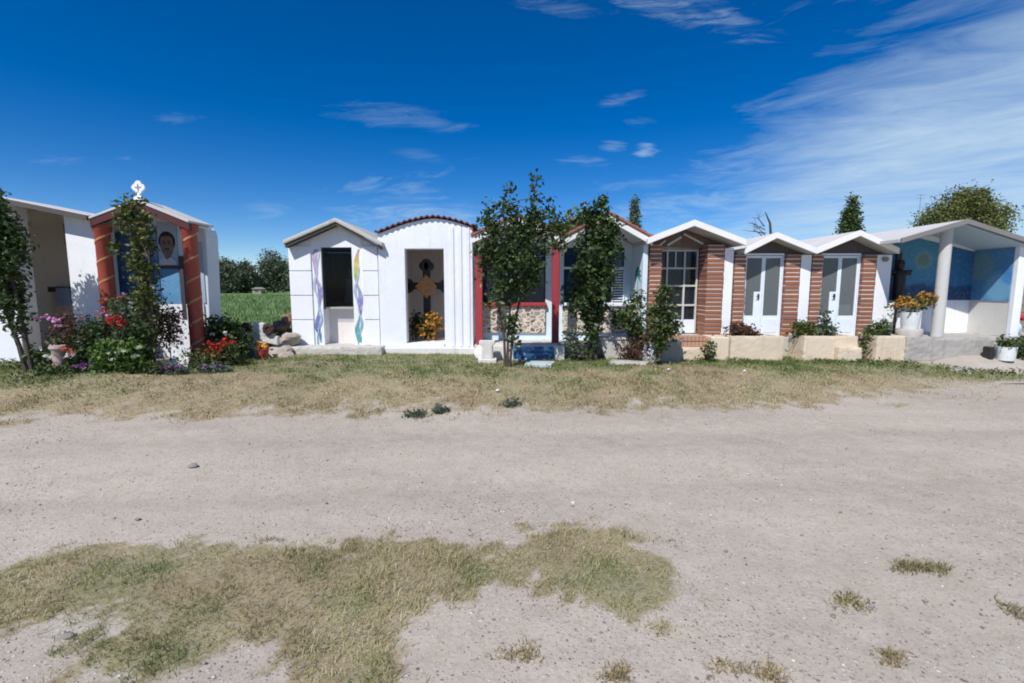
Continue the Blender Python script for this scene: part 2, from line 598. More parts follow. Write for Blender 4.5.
def fast_mesh(name, V, F, mats, parent=None, base=(0, 0, 0), rnd=None, attrs=None, smooth=False):
    """big mesh from numpy arrays; F is (n, k)"""
    if parent is not None:
        base = WL[parent.name]
    V = np.asarray(V, dtype=np.float32) - np.asarray(base, dtype=np.float32)
    F = np.asarray(F, dtype=np.int32)
    me = bpy.data.meshes.new(name)
    me.vertices.add(len(V))
    me.vertices.foreach_set('co', V.ravel())
    k = F.shape[1]
    me.loops.add(F.size)
    me.loops.foreach_set('vertex_index', F.ravel())
    me.polygons.add(len(F))
    me.polygons.foreach_set('loop_start', np.arange(0, F.size, k, dtype=np.int32))
    if smooth:
        me.polygons.foreach_set('use_smooth', np.ones(len(F), dtype=bool))
    me.update(calc_edges=True)
    if rnd is not None:
        at_ = me.attributes.new('rnd', 'FLOAT', 'FACE')
        at_.data.foreach_set('value', np.asarray(rnd, dtype=np.float32))
    for an, (dom, val) in (attrs or {}).items():
        at_ = me.attributes.new(an, 'FLOAT', dom)
        at_.data.foreach_set('value', np.asarray(val, dtype=np.float32))
    for m_ in (mats if isinstance(mats, (list, tuple)) else [mats]):
        me.materials.append(m_)
    ob = bpy.data.objects.new(name, me)
    COL.objects.link(ob)
    if parent is not None:
        ob.parent = parent
    else:
        ob.location = base
    WL[ob.name] = tuple(base)
    return ob


def sstep(a, b, x):
    t_ = np.clip((np.asarray(x, dtype=float) - a) / (b - a), 0, 1)
    return t_ * t_ * (3 - 2 * t_)


_LAT = np.random.default_rng(3).random((256, 256))


def vnoise(x, y, s, o=0):
    """lattice noise 0..1"""
    x = np.asarray(x, dtype=float) * s + 17.3 * o + 500
    y = np.asarray(y, dtype=float) * s + 9.1 * o + 500
    xi, yi = np.floor(x).astype(int), np.floor(y).astype(int)
    fx, fy = x - xi, y - yi
    fx, fy = fx * fx * (3 - 2 * fx), fy * fy * (3 - 2 * fy)
    g = lambda a, b: _LAT[a % 256, b % 256]
    return (g(xi, yi) * (1 - fx) + g(xi + 1, yi) * fx) * (1 - fy) + (g(xi, yi + 1) * (1 - fx) + g(xi + 1, yi + 1) * fx) * fy


def fbm(x, y, s, o=0, k=4):
    r, a, tot_ = 0, 1, 0
    for i in range(k):
        r = r + a * vnoise(x, y, s * 2 ** i, o + i)
        tot_ += a
        a *= 0.55
    return r / tot_


def at(u, v, Y):
    """photo measure -> point at distance Y (used to size things at their own real distance)"""
    xc, yc = (u - 512) / FPX, -(v - 341.5) / FPX
    d = math.cos(PITCH) + yc * math.sin(PITCH)
    t_ = Y / d
    return xc * t_, CAM_H + (-math.sin(PITCH) + yc * math.cos(PITCH)) * t_


def on_ground(u, v, z=0.0):
    xc, yc = (u - 512) / FPX, -(v - 341.5) / FPX
    d, e = math.cos(PITCH) + yc * math.sin(PITCH), -math.sin(PITCH) + yc * math.cos(PITCH)
    t_ = (z - CAM_H) / e
    return xc * t_, d * t_

# ------------------------------------------------------------------ ground, one sheet to the horizon
EX = [-40, -6.2, -3, 0, 2.2, 5.3, 8.15, 14, 40]
EY = [5.5, 5.66, 5.85, 6.03, 6.2, 6.65, 7.5, 8.6, 9.0]


def edge_y(x):
    return np.interp(x, EX, EY)


def gz(x, y):
    x, y = np.asarray(x, dtype=float), np.asarray(y, dtype=float)
    e = edge_y(x) + 0.35 * (fbm(x, y, 0.5, 2, 2) - 0.5)
    h = np.interp(x, [-9, -5, 0, 6, 9], [0.27, 0.25, 0.22, 0.22, 0.2])
    z = h * sstep(e - 0.15, e + 1.9, y)
    z = z + 0.05 * np.exp(-((x + 6.3) / 2.2) ** 2 - ((y - 7.0) / 0.6) ** 2)
    z = z * (1 - sstep(13.0, 16.0, y))
    rut = np.exp(-((y - 3.75 - 0.05 * x) / 0.22) ** 2) + np.exp(-((y - 5.15 - 0.04 * x) / 0.22) ** 2) - 0.5 * np.exp(-((y - 4.45 - 0.045 * x) / 0.35) ** 2)
    z = z - 0.022 * rut * (0.4 + 1.1 * fbm(x, y, 0.7, 21, 2))
    z = z + 0.05 * (fbm(x, y, 0.9, 5, 4) - 0.5) * (1 - sstep(40, 80, np.abs(y)))
    return z


def gz1(x, y):
    return float(gz(np.array([x]), np.array([y]))[0])


# outline of the dry grass in front of the road, measured on the ground
_patch_px = [(-330, 600), (-120, 578), (0, 567), (60, 551), (100, 546), (190, 548), (245, 549), (300, 552), (360, 548), (410, 545), (470, 540), (520, 535),
             (560, 530), (590, 528), (612, 533), (640, 545), (668, 556), (687, 573), (680, 585), (664, 596), (632, 611), (600, 618), (575, 610),
             (545, 596), (510, 588), (470, 600), (440, 614), (410, 628), (393, 655), (398, 720), (385, 800), (250, 800), (262, 700), (258, 652), (238, 658), (208, 700), (60, 760), (20, 700), (60, 662),
             (92, 624), (70, 620), (0, 632), (-120, 650), (-330, 690)]
PATCH = np.array([on_ground(u, v) for u, v in _patch_px])


def poly_sd(P, x, y):
    """signed distance, positive inside"""
    x, y = np.asarray(x, dtype=float), np.asarray(y, dtype=float)
    best = np.full(x.shape, 1e9)
    ins = np.zeros(x.shape, dtype=bool)
    n = len(P)
    for i in range(n):
        ax, ay = P[i]
        bx, by = P[(i + 1) % n]
        ex, ey = bx - ax, by - ay
        t_ = np.clip(((x - ax) * ex + (y - ay) * ey) / (ex * ex + ey * ey + 1e-12), 0, 1)
        best = np.minimum(best, (x - ax - t_ * ex) ** 2 + (y - ay - t_ * ey) ** 2)
        c = ((ay > y) != (by > y)) & (x < ex * (y - ay) / (ey + 1e-12) + ax)
        ins ^= c
    d = np.sqrt(best)
    return np.where(ins, d, -d)


def grass_mask(x, y):
    n = fbm(x, y, 2.2, 1, 4) - 0.5
    n2 = fbm(x, y, 7.0, 3, 3) - 0.5
    e = edge_y(x)
    bank = sstep(-0.30, 1.0, (y - e) + 1.3 * n + 1.1 * n2 + 0.30) * (1 - sstep(13, 14.5, y))
    thin = sstep(5.0, 7.5, x) * (1 - sstep(7.7, 8.1, y))     # thin growth on the right
    bank = bank * (1 - 0.6 * thin)
    pad = sstep(7.2, 7.7, x) * sstep(8.62, 8.8, y) * (1 - sstep(12, 13, y))
    bank = bank * (1 - pad)
    fg = np.zeros_like(bank)
    near = (y < 5.0)
    if near.any():
        fg[near] = sstep(-0.12, 0.17, poly_sd(PATCH, x[near], y[near]) + 0.40 * n[near] + 0.42 * n2[near] + 0.22 * (fbm(x[near], y[near], 16, 31, 2) - 0.5) + 0.01)
    return np.maximum(bank, fg)


def greenness(x, y):
    n = fbm(x, y, 0.9, 7, 3)
    n2 = fbm(x, y, 4.0, 8, 3)
    g = sstep(0.40, 0.72, 0.6 * n + 0.4 * n2)
    d = y - edge_y(x)
    bank = sstep(0.2, 2.6, d)
    strip = sstep(2.6, 4.0, x) * (1 - sstep(8.6, 9.6, x)) * np.exp(-((y - (8.60 - 0.07 * (x - 4))) / 0.45) ** 2)
    left = (1 - sstep(-7.2, -6.2, x)) * sstep(6.2, 7.0, y)
    g3 = sstep(0.46, 0.62, fbm(x, y, 1.6, 17, 3))
    gb = np.clip(0.04 + 0.08 * bank + g * (0.16 + 0.5 * bank) + 0.6 * g3 * (0.35 + bank) + 1.1 * strip + 0.95 * left + 0.6 * np.exp(-((x + 0.9) / 1.3) ** 2 - ((y - 7.6) / 0.5) ** 2) + 0.45 * np.exp(-((x + 3.6) / 1.6) ** 2 - ((y - 8.3) / 0.5) ** 2), 0, 1)
    gf = np.clip(0.26 + 0.42 * g + 0.36 * sstep(0.52, 0.70, fbm(x, y, 3.2, 19, 3)) + 0.55 * np.exp(-((x - 0.60) / 0.3) ** 2 - ((y - 2.45) / 0.2) ** 2), 0, 1)
    return np.where(y < 5.0, gf, gb)


def axis(a, b, step, far, grow=1.28):
    core = list(np.arange(a, b + 1e-6, step))
    lo, hi, s1 = [], [], step
    p, q = a, b
    while q < far:
        s1 *= grow
        p -= s1
        q += s1
        lo.append(p)
        hi.append(q)
    return np.array(lo[::-1] + core + hi)


gx = axis(-5.2, 5.2, 0.055, 3000)
gy = axis(1.2, 10.6, 0.05, 3000)
XX, YY = np.meshgrid(gx, gy)
xf, yf = XX.ravel(), YY.ravel()
zf = gz(xf, yf)
gm = grass_mask(xf, yf)
gg = greenness(xf, yf)
zf = zf + 0.014 * (fbm(xf, yf, 5.0, 4, 3) - 0.5) * (yf < 13)
fieldm = sstep(13.5, 15.5, yf + 0.6 * fbm(xf, yf, 0.6, 2, 2))
nx, ny = len(gx), len(gy)
ii = (np.arange(ny - 1)[:, None] * nx + np.arange(nx - 1)[None, :]).ravel()
GF = np.stack([ii, ii + 1, ii + 1 + nx, ii + nx], 1)


def m_ground():
    m, t, b = new_mat('ground')
    p = objco(t)
    big = t.noise(t.mapping(p, (0, 0, 0), (0, 0, R(6)), (0.35, 1.0, 1)), 0.9, 5, 0.55)        # wheel-worn bands
    mid = t.noise(p, 5.5, 6, 0.65)
    fin = t.noise(p, 46, 5, 0.7)
    c = t.mix(t.mapr(big, 0.32, 0.68), (0.36, 0.312, 0.253), (0.46, 0.405, 0.333))
    c = t.mix(t.mapr(mid, 0.42, 0.75, 0, 0.65), c, (0.485, 0.44, 0.385))
    c = t.mix(t.mapr(t.noise(p, 14, 5, 0.7), 0.52, 0.74, 0, 0.5), c, (0.27, 0.235, 0.20))
    c = t.mix(t.mapr(fin, 0.50, 0.80, 0, 0.75), c, (0.23, 0.195, 0.165))
    c = t.mix(t.mapr(fin, 0.22, 0.40, 0.55, 0.0), c, (0.58, 0.54, 0.49))
    # stones bedded in the road: coarse where the surface is loose, few where it is worn
    loose = t.mapr(t.noise(p, 0.55, 3, 0.5), 0.40, 0.62)
    hs = None
    for sc_, thr in ((95.0, 0.30), (44.0, 0.23), (20.0, 0.12)):
        v = t.voro(p, sc_)
        s = t.node('ShaderNodeSeparateColor')
        t.l.new(v.outputs['Color'], s.inputs[0])
        here = t.math('LESS_THAN', s.outputs[1], t.math('ADD', 0.10, t.math('MULTIPLY', loose, 0.28)))
        mk = t.math('MULTIPLY', t.mapr(v.outputs['Distance'], thr, thr + 0.1, 1, 0), here)
        col = t.ramp(s.outputs[0], [(0, (0.10, 0.095, 0.09)), (0.35, (0.22, 0.18, 0.16)), (0.6, (0.36, 0.31, 0.28)), (1, (0.62, 0.58, 0.54))])
        c = t.mix(t.math('MULTIPLY', mk, 0.85), c, col)
        hs = mk if hs is None else t.math('ADD', hs, mk)
    ga = t.node('ShaderNodeAttribute', attribute_name='grass').outputs['Fac']
    fa = t.node('ShaderNodeAttribute', attribute_name='field').outputs['Fac']
    gr_ = t.node('ShaderNodeAttribute', attribute_name='green').outputs['Fac']
    fin3 = t.noise(t.mapping(p, (0, 0, 0), (0, 0, 0.6), (1, 2.2, 1)), 70, 4, 0.75)
    dry = t.mix(t.mapr(fin3, 0.36, 0.64), (0.20, 0.15, 0.082), (0.46, 0.375, 0.22))
    dry = t.mix(t.mapr(mid, 0.45, 0.7, 0, 0.7), dry, (0.22, 0.165, 0.105))
    dry = t.mix(t.mapr(t.noise(p, 2.1, 5, 0.65), 0.42, 0.62, 0, 0.75), dry, (0.22, 0.15, 0.088))
    grn = t.mix(t.mapr(fin3, 0.36, 0.64), (0.09, 0.11, 0.04), (0.25, 0.25, 0.115))
    thatch = t.mix(t.math('MULTIPLY', gr_, 0.85), dry, grn)
    ga2 = t.mapr(t.math('ADD', ga, t.math('MULTIPLY', t.math('SUBTRACT', fin, 0.5), 0.9)), 0.30, 0.72)
    c = t.mix(t.math('MULTIPLY', ga2, t.mapr(t.noise(p, 20, 5, 0.7), 0.35, 0.6, 0.60, 0.97)), c, thatch)
    fc = t.mix(t.mapr(t.noise(t.mapping(p, scale=(0.15, 1.2, 1)), 0.35, 5, 0.6), 0.35, 0.65), (0.12, 0.21, 0.065), (0.18, 0.28, 0.095))
    c = t.mix(fa, c, fc)
    t.put(b.inputs['Base Color'], c)
    b.inputs['Roughness'].default_value = 0.95
    b.inputs['Specular IOR Level'].default_value = 0.2
    h = t.math('ADD', t.math('MULTIPLY', fin, 0.8), t.math('MULTIPLY', hs, 0.7))
    h = t.math('ADD', h, t.math('MULTIPLY', mid, 1.5))
    t.put(b.inputs['Normal'], t.bump(h, 0.55, 0.012))
    return m


gnd = fast_mesh('ground', np.stack([xf, yf, zf], 1), GF, m_ground(), attrs={'grass': ('POINT', gm), 'field': ('POINT', fieldm), 'green': ('POINT', gg)}, smooth=True)
gnd['kind'] = 'structure'


# ------------------------------------------------------------------ grass
def m_blade():
    m, t, b = new_mat('grass_blades')
    g = t.node('ShaderNodeAttribute', attribute_name='green').outputs['Fac']
    r = t.node('ShaderNodeAttribute', attribute_name='rnd').outputs['Fac']
    dry = t.ramp(r, [(0, (0.22, 0.15, 0.085)), (0.5, (0.43, 0.345, 0.195)), (1, (0.70, 0.62, 0.41))])
    grn = t.ramp(r, [(0, (0.065, 0.115, 0.025)), (0.6, (0.135, 0.20, 0.05)), (1, (0.28, 0.31, 0.11))])
    c = t.mix(g, dry, grn)
    t.put(b.inputs['Base Color'], c)
    b.inputs['Roughness'].default_value = 0.7
    b.inputs['Specular IOR Level'].default_value = 0.25
    tl = t.node('ShaderNodeBsdfTranslucent')
    t.put(tl.inputs[0], c)
    mx = t.node('ShaderNodeMixShader')
    mx.inputs[0].default_value = 0.25
    t.l.new(b.outputs[0], mx.inputs[1])
    t.l.new(tl.outputs[0], mx.inputs[2])
    t.l.new(mx.outputs[0], t.n['Material Output'].inputs[0])
    return m


BLADE = m_blade()


def blades(x, y, z, length, width, lean, green, rg):
    """curved blades: 5 points, 3 triangles each"""
    n = len(x)
    az_ = rg.uniform(0, 2 * np.pi, n)
    ln = lean
    d = np.stack([np.cos(az_), np.sin(az_)], 1)
    s = np.stack([-np.sin(az_), np.cos(az_)], 1) * width[:, None] * 0.5
    o = np.stack([x, y, z], 1)
    m1 = o.copy()
    m1[:, :2] += d * (length * np.sin(ln * 0.6) * 0.5)[:, None]
    m1[:, 2] += length * np.cos(ln * 0.6) * 0.5
    t_ = m1.copy()
    t_[:, :2] += d * (length * np.sin(np.minimum(ln * 1.4, 1.75)) * 0.5)[:, None]
    t_[:, 2] += length * np.cos(np.minimum(ln * 1.4, 1.75)) * 0.5
    V = np.empty((n, 5, 3))
    V[:, 0] = o
    V[:, 1] = o
    V[:, 2] = m1
    V[:, 3] = m1
    V[:, 4] = t_
    V[:, 0, :2] -= s
    V[:, 1, :2] += s
    V[:, 2, :2] -= s * 0.8
    V[:, 3, :2] += s * 0.8
    base = (np.arange(n) * 5)[:, None]
    F = np.stack([base + [0, 1, 3], base + [0, 3, 2], base + [2, 3, 4]], 1).reshape(-1, 3)
    r = np.repeat(rg.random(n), 3)
    g = np.repeat(np.clip(green + rg.normal(0, 0.22, n), 0, 1), 3)
    return V.reshape(-1, 3), F, r, g


def scatter_grass(name, x0, x1, y0, y1, n, len_r, wid_r, rg, dens_pow=1.0, lean=(0.3, 1.3), tall=0.0):
    x = rg.uniform(x0, x1, n)
    y = rg.uniform(y0, y1, n)
    k = rg.random(n) < grass_mask(x, y) ** dens_pow * (0.30 + 0.70 * sstep(0.3, 0.6, fbm(x, y, 6, 11, 3))) * (0.45 + 0.55 * sstep(0.35, 0.6, fbm(x, y, 1.4, 25, 3)))
    x, y = x[k], y[k]
    n = len(x)
    g = greenness(x, y)
    L = rg.uniform(*len_r, n) * (0.45 + 1.9 * fbm(x, y, 5, 12, 3) ** 2) * (1 + tall * g)
    W = rg.uniform(*wid_r, n)
    V, F, r, gr = blades(x, y, gz(x, y) + 0.002, L, W, rg.uniform(*lean, n), g, rg)
    r = np.clip(0.62 * r + 0.95 * (np.repeat(fbm(x, y, 1.7, 27, 4), 3) - 0.32), 0, 1)
    o = fast_mesh(name, V, F, BLADE, rnd=r, attrs={'green': ('FACE', gr)})
    o['kind'] = 'stuff'
    o['category'] = 'grass'
    return o


rg = np.random.default_rng(21)
g1 = scatter_grass('foreground_grass', -4.2, 1.2, 1.35, 3.4, 150000, (0.014, 0.052), (0.0016, 0.0042), rg, 1.5, lean=(0.35, 1.5))
g1['label'] = 'dry olive grass spreading over the gravel in front of the road'
g2 = scatter_grass('verge_grass', -10, 9.5, 5.3, 9.9, 260000, (0.015, 0.045), (0.004, 0.010), rg, 1.6, lean=(0.35, 1.5), tall=0.9)
g2['label'] = 'straw and green grass on the low bank along the row of chapels'

# crop standing in the field behind
rg = np.random.default_rng(5)
n = 26000
yy = 14.5 + 75 * rg.random(n) ** 1.7
xx = rg.uniform(-0.62, -0.30, n) * yy + rg.uniform(-1.5, 1.5, n)
yy2 = 14.5 + 60 * rg.random(9000)
xx2 = rg.uniform(-1, 1, 9000) * yy2
xx, yy = np.concatenate([xx, xx2]), np.concatenate([yy, yy2])
sc_ = 0.6 + yy / 40
V, F, r, gr = blades(xx, yy, gz(xx, yy), rg.uniform(0.18, 0.42, len(xx)) * (0.8 + 0.2 * sc_), rg.uniform(0.03, 0.06, len(xx)) * sc_, rg.uniform(0.2, 1.2, len(xx)), np.full(len(xx), 1.0), rg)
CROP = m_leaf('crop_leaves', (0.10, 0.17, 0.06), (0.22, 0.32, 0.12), 0.6, 0.3)
oc = fast_mesh('crop_foliage', V, F, CROP, rnd=np.clip(np.repeat(fbm(xx, yy, 0.25, 3, 3), 3) + rg.normal(0, 0.15, len(r)), 0, 1))
oc['kind'] = 'stuff'
oc['label'] = 'green crop growing in the field behind the chapels'
oc['category'] = 'crop'

# loose gravel near the viewer
ico = bmesh.new()
bmesh.ops.create_icosphere(ico, subdivisions=1, radius=1)
IV = np.array([v.co[:] for v in ico.verts])
IF = np.array([[v.index for v in f.verts] for f in ico.faces])
ico.free()
rg = np.random.default_rng(12)
n = 34000
py_ = 1.5 + 4.4 * rg.random(n) ** 1.5
px_ = rg.uniform(-1.25, 1.25, n) * py_
kp = (grass_mask(px_, py_) < 0.25) & (rg.random(n) < 0.18 + 0.82 * sstep(0.42, 0.6, fbm(px_, py_, 0.55, 14, 3)))
px_, py_ = px_[kp], py_[kp]
n = len(px_)
rad = 0.0020 + 0.0062 * rg.random(n) ** 4 + 0.0012 * rg.random(n)
rad[rg.random(n) < 0.02] *= 1.9
rad[rg.random(n) < 0.003] *= 1.7
ang = rg.uniform(0, 6.28, n)
sh = np.stack([rg.uniform(0.7, 1.4, n), rg.uniform(0.7, 1.3, n), rg.uniform(0.35, 0.75, n)], 1) * rad[:, None]
loc = IV[None] * (1 + rg.normal(0, 0.14, (n, 12, 1))) * sh[:, None]
ca, sa = np.cos(ang)[:, None], np.sin(ang)[:, None]
V = np.stack([loc[..., 0] * ca - loc[..., 1] * sa + px_[:, None], loc[..., 0] * sa + loc[..., 1] * ca + py_[:, None], loc[..., 2] + (gz(px_, py_) + rad * 0.15)[:, None]], 2).reshape(-1, 3)
F = (IF[None] + (np.arange(n) * 12)[:, None, None]).reshape(-1, 3)
mg, tg, bg_ = new_mat('gravel')
tg.put(bg_.inputs['Base Color'], tg.ramp(tg.node('ShaderNodeAttribute', attribute_name='rnd').outputs['Fac'], [(0, (0.10, 0.09, 0.085)), (0.2, (0.24, 0.2, 0.175)), (0.5, (0.35, 0.3, 0.265)), (0.85, (0.46, 0.41, 0.37)), (1, (0.68, 0.64, 0.6))]))
bg_.inputs['Roughness'].default_value = 0.9
og = fast_mesh('gravel', V, F, mg, rnd=np.repeat(rg.random(n), 20))
og['kind'] = 'stuff'
og['label'] = 'loose gravel lying on the dusty road'
og['category'] = 'gravel'

# ------------------------------------------------------------------ chapels
def gable_roof(x0, zl, xa, za, x1, zr, th, y0, y1):
    """folded slab seen from the front: left eave, ridge, right eave are its TOP edge"""
    mb = MB()
    mb.prism([(x0, zl), (xa, za), (x1, zr), (x1, zr - th), (xa, za - th), (x0, zl - th)], y0, y1)
    return mb


def fascia(x0, zl, xa, za, x1, zr, th, y0, y1):
    return gable_roof(x0, zl, xa, za, x1, zr, th, y0, y1)


def brick_column(name, x0, x1, y0, y1, z0, z1, parent, seed):
    """courses of brick standing proud of wide pale mortar"""
    rg_ = random.Random(seed)
    mb = MB()
    mb.box(x0 + .012, x1 - .012, y0 + .012, y1, z0, z1, 1)
    n_ = int((z1 - z0) / 0.082)
    h = (z1 - z0) / n_
    for k in range(n_):
        zb, zt = z0 + k * h + .013 + rg_.uniform(-.002, .002), z0 + (k + 1) * h - .014 + rg_.uniform(-.002, .002)
        w_ = x1 - x0
        cut = x0 + w_ * (0.62 if k % 2 else 0.38) + rg_.uniform(-.01, .01)
        for a, b in ((x0, x1),):
            mb.box(a + rg_.uniform(-.006, .008), b - rg_.uniform(-.002, .010), y0 + rg_.uniform(-.006, .006), y1 - .02, zb + rg_.uniform(-.002, .002), zt + rg_.uniform(-.002, .002), 0)
    return mb.build(name, [BRICK, MORTAR], parent, bevel=.004)


# --- shrine with an open front at the far left -------------------------------------------
T = thing('open_shrine', 'white open-fronted shrine with dim beige interior, behind the leaning tree at the left edge', 'shrine', (-8.6, 8.6, .1))
mb = MB()
mb.prism([(-7.72, .05), (-7.19, .05), (-7.19, 2.76), (-7.72, 2.86)], 8.45, 8.85)
mb.build('front_pier', WHITE, T, bevel=.012)
MB().prism([(-11.0, .0), (-8.68, .0), (-8.68, 3.04), (-11.0, 2.7)], 8.45, 8.80).build('front_wall', WHITE, T, bevel=.012)
MB().prism([(-11.0, .1), (-7.2, .1), (-7.2, 2.74), (-9.2, 3.14), (-11.0, 2.74)], 9.7, 9.85).build('back_wall', BEIGE, T)
MB().box(-7.40, -7.26, 8.85, 9.7, .1, 2.76).build('side_wall', BEIGE, T)
MB().box(-10.9, -7.40, 8.8, 9.7, .05, .22).build('floor_slab', CONC, T)
gable_roof(-11.4, 2.76, -9.2, 3.22, -7.12, 2.80, .06, 8.25, 9.95).build('roof', ROOFTOP, T, bevel=.01)
gable_roof(-11.4, 2.752, -9.2, 3.212, -7.12, 2.792, .085, 8.21, 8.248).build('fascia', DGREY, T, bevel=.004)  # dark grey front carries the roof edge's shadow in its colour
gable_roof(-11.4, 2.695, -9.2, 3.155, -7.16, 2.735, .02, 8.33, 9.69).build('ceiling', BEIGE, T)
MB().box(-8.9, -7.41, 9.25, 9.69, 1.50, 1.60).build('shelf', DWOOD, T, bevel=.005)
MB().box(-8.9, -7.42, 9.33, 9.69, .22, 1.49).build('altar_block', m_stucco('dusky_pink_plaster', (.48, .34, .29), amt=.4), T)
mb = MB()
mb.box(-8.86, -8.52, 9.665, 9.70, 2.42, 2.84)
fr_ = mb.build('niche_rim', WOOD, T)
MB().box(-8.80, -8.58, 9.655, 9.664, 2.48, 2.78).build('niche_shade', m_plain('niche_shade_tone', (.09, .05, .045), .6), fr_)  # flat dark panel stands in for the shade inside a square niche
mb = MB()
mb.box(-8.72, -8.46, 9.222, 9.247, 1.24, 1.58)
mb.box(-8.72, -8.46, 9.222, 9.42, 1.605, 1.62)
tag(mb.build('hanging_cloth', m_plain('slate_blue_cloth', (.14, .19, .26), .8), None, (-8.6, 9.24, 1.24), bevel=.006), 'slate blue cloth hanging over the dark shelf inside the leftmost open shrine', 'cloth')

# --- painted shrine with red columns -----------------------------------------------------
T = thing('column_shrine', 'blue painted open shrine with two orange-red columns, dark red gable and painted portrait', 'shrine', (-6.3, 8.7, .25))
MUR_B = m_mural_blue('blue_mural', (.045, .15, .36), (.03, .10, .27), [(0, -5.95, 1.5, .5, (.07, .24, .42), .8), (0, -6.3, 2.6, .6, (.18, .30, .42), .8)], 1.6)
MUR_B2 = m_mural_blue('mid_blue_mural', (.07, .23, .42), (.12, .30, .47), [], 2.6)
mb = MB()
mb.prism([(-7.55, .2), (-5.66, .2), (-5.60, 2.52), (-5.63, 2.66), (-5.72, 2.72), (-6.3, 2.99), (-7.09, 2.70), (-7.55, 2.55)], 8.95, 9.32)
mb.build('body_wall', m_stucco('bluish_white_plaster', (.62, .68, .76), amt=.25), T, bevel=.02)
MB().prism([(-7.5, 1.30), (-6.50, 1.30), (-6.50, 2.70), (-7.5, 2.58)], 8.925, 8.95).build('blue_mural_panel', MUR_B, T)
MB().box(-6.48, -6.13, 8.925, 8.95, 1.30, 1.93).build('blue_mural_panel', MUR_B2, T)
MUR_B3 = m_mural_blue('pale_sky_mural', (.36, .45, .53), (.28, .38, .48), [], 1.6)
MB().prism([(-6.48, 1.99), (-6.13, 1.99), (-6.13, 2.74), (-6.48, 2.78)], 8.927, 8.95).build('portrait_panel', MUR_B3, T)
MB().box(-6.03, -5.68, 8.932, 8.95, 1.30, 2.42).build('blue_edge_panel', MUR_B3, T)
MB().box(-7.5, -5.72, 8.915, 8.95, .25, 1.28).build('white_dado', WHITE2, T)
px0, pz0 = -6.31, 2.36
def oval(cx, cz, rx, rz, n_=20, a0=0, a1=360):
    return [(cx + rx * math.cos(R(a0 + (a1 - a0) * i / n_)), cz + rz * math.sin(R(a0 + (a1 - a0) * i / n_))) for i in range(n_ + (0 if a1 - a0 == 360 else 1))]
SKIN = m_plain('painted_skin', (.20, .125, .09), .8, .25, 9)
HAIR = m_plain('painted_hair', (.014, .012, .012), .8)
MB().prism(oval(px0, pz0 + .065, .15, .18), 8.919, 8.9265).build('painted_hair', HAIR, T)
mb = MB()
mb.prism([(px0 - .108, pz0 + .13), (px0 - .118, pz0), (px0 - .10, pz0 - .12), (px0 - .055, pz0 - .19), (px0 - .055, pz0 - .25), (px0 + .055, pz0 - .25), (px0 + .055, pz0 - .19), (px0 + .10, pz0 - .12), (px0 + .118, pz0), (px0 + .108, pz0 + .13), (px0 + .05, pz0 + .16), (px0 - .05, pz0 + .16)], 8.913, 8.9185)
face = mb.build('painted_face', SKIN, T)
for sx in (-1, 1):
    MB().prism(oval(px0 + sx * .048, pz0 + .03, .024, .010, 10), 8.909, 8.9125).build('painted_eye', HAIR, face)
    MB().prism([(px0 + sx * .02, pz0 + .056), (px0 + sx * .08, pz0 + .060), (px0 + sx * .08, pz0 + .074), (px0 + sx * .02, pz0 + .070)], 8.909, 8.9125).build('painted_eyebrow', HAIR, face)
MB().prism([(px0 - .05, pz0 - .085), (px0 + .05, pz0 - .085), (px0 + .032, pz0 - .06), (px0 - .032, pz0 - .06)], 8.909, 8.9125).build('painted_moustache', HAIR, face)
MB().prism([(px0 - .16, 2.0), (px0 + .165, 2.0), (px0 + .15, 2.07), (px0 + .06, 2.14), (px0, 2.09), (px0 - .06, 2.14), (px0 - .15, 2.07)], 8.906, 8.9125).build('painted_shirt', m_plain('painted_shirt', (.5, .52, .55), .8), T)
DB_ = m_plain('dark_painted_border', (.05, .04, .045), .7)
MB().box(-6.48, -6.11, 8.900, 8.924, 1.93, 1.985).build('dark_border', DB_, T)
MB().box(-6.11, -6.04, 8.905, 8.93, 1.0, 2.16).build('dark_border', DB_, T)
for cx in (-7.05, -5.55):
    mb = MB()
    mb.lathe((cx, 8.42), [(.15, .2), (.15, .30), (.118, .32), (.115, 1.4), (.112, 2.52), (.14, 2.56), (.14, 2.66)], 20)
    c = mb.build('column', ORED, T, smooth=True)
    mb = MB()
    for k in range(6):
        vs, fs = [], []
        for i in range(25):
            th = R(150) + R(260) * i / 24
            z = .45 + k * .36 + .30 * i / 24
            for dz_ in (0, .038):
                vs.append((cx + .119 * math.cos(th), 8.42 + .119 * math.sin(th), z + dz_))
        for i in range(24):
            fs.append((2 * i, 2 * i + 1, 2 * i + 3, 2 * i + 2))
        mb.add(vs, fs)
    mb.build('gold_spiral', GOLD, c)
gable_roof(-7.11, 2.77, -6.30, 3.06, -5.44, 2.71, .04, 8.24, 8.93).build('roof', ROOFTOP, T, bevel=.008)
gable_roof(-7.11, 2.725, -6.30, 3.015, -5.44, 2.665, .12, 8.255, 8.33).build('fascia', DARKRED, T, bevel=.006)
gable_roof(-7.09, 2.725, -6.30, 3.015, -5.48, 2.665, .03, 8.332, 8.93).build('ceiling_slab', BEIGE, T)
MB().box(-7.15, -5.38, 8.2, 8.94, .1, .28).build('floor_slab', CONC, T, bevel=.015)
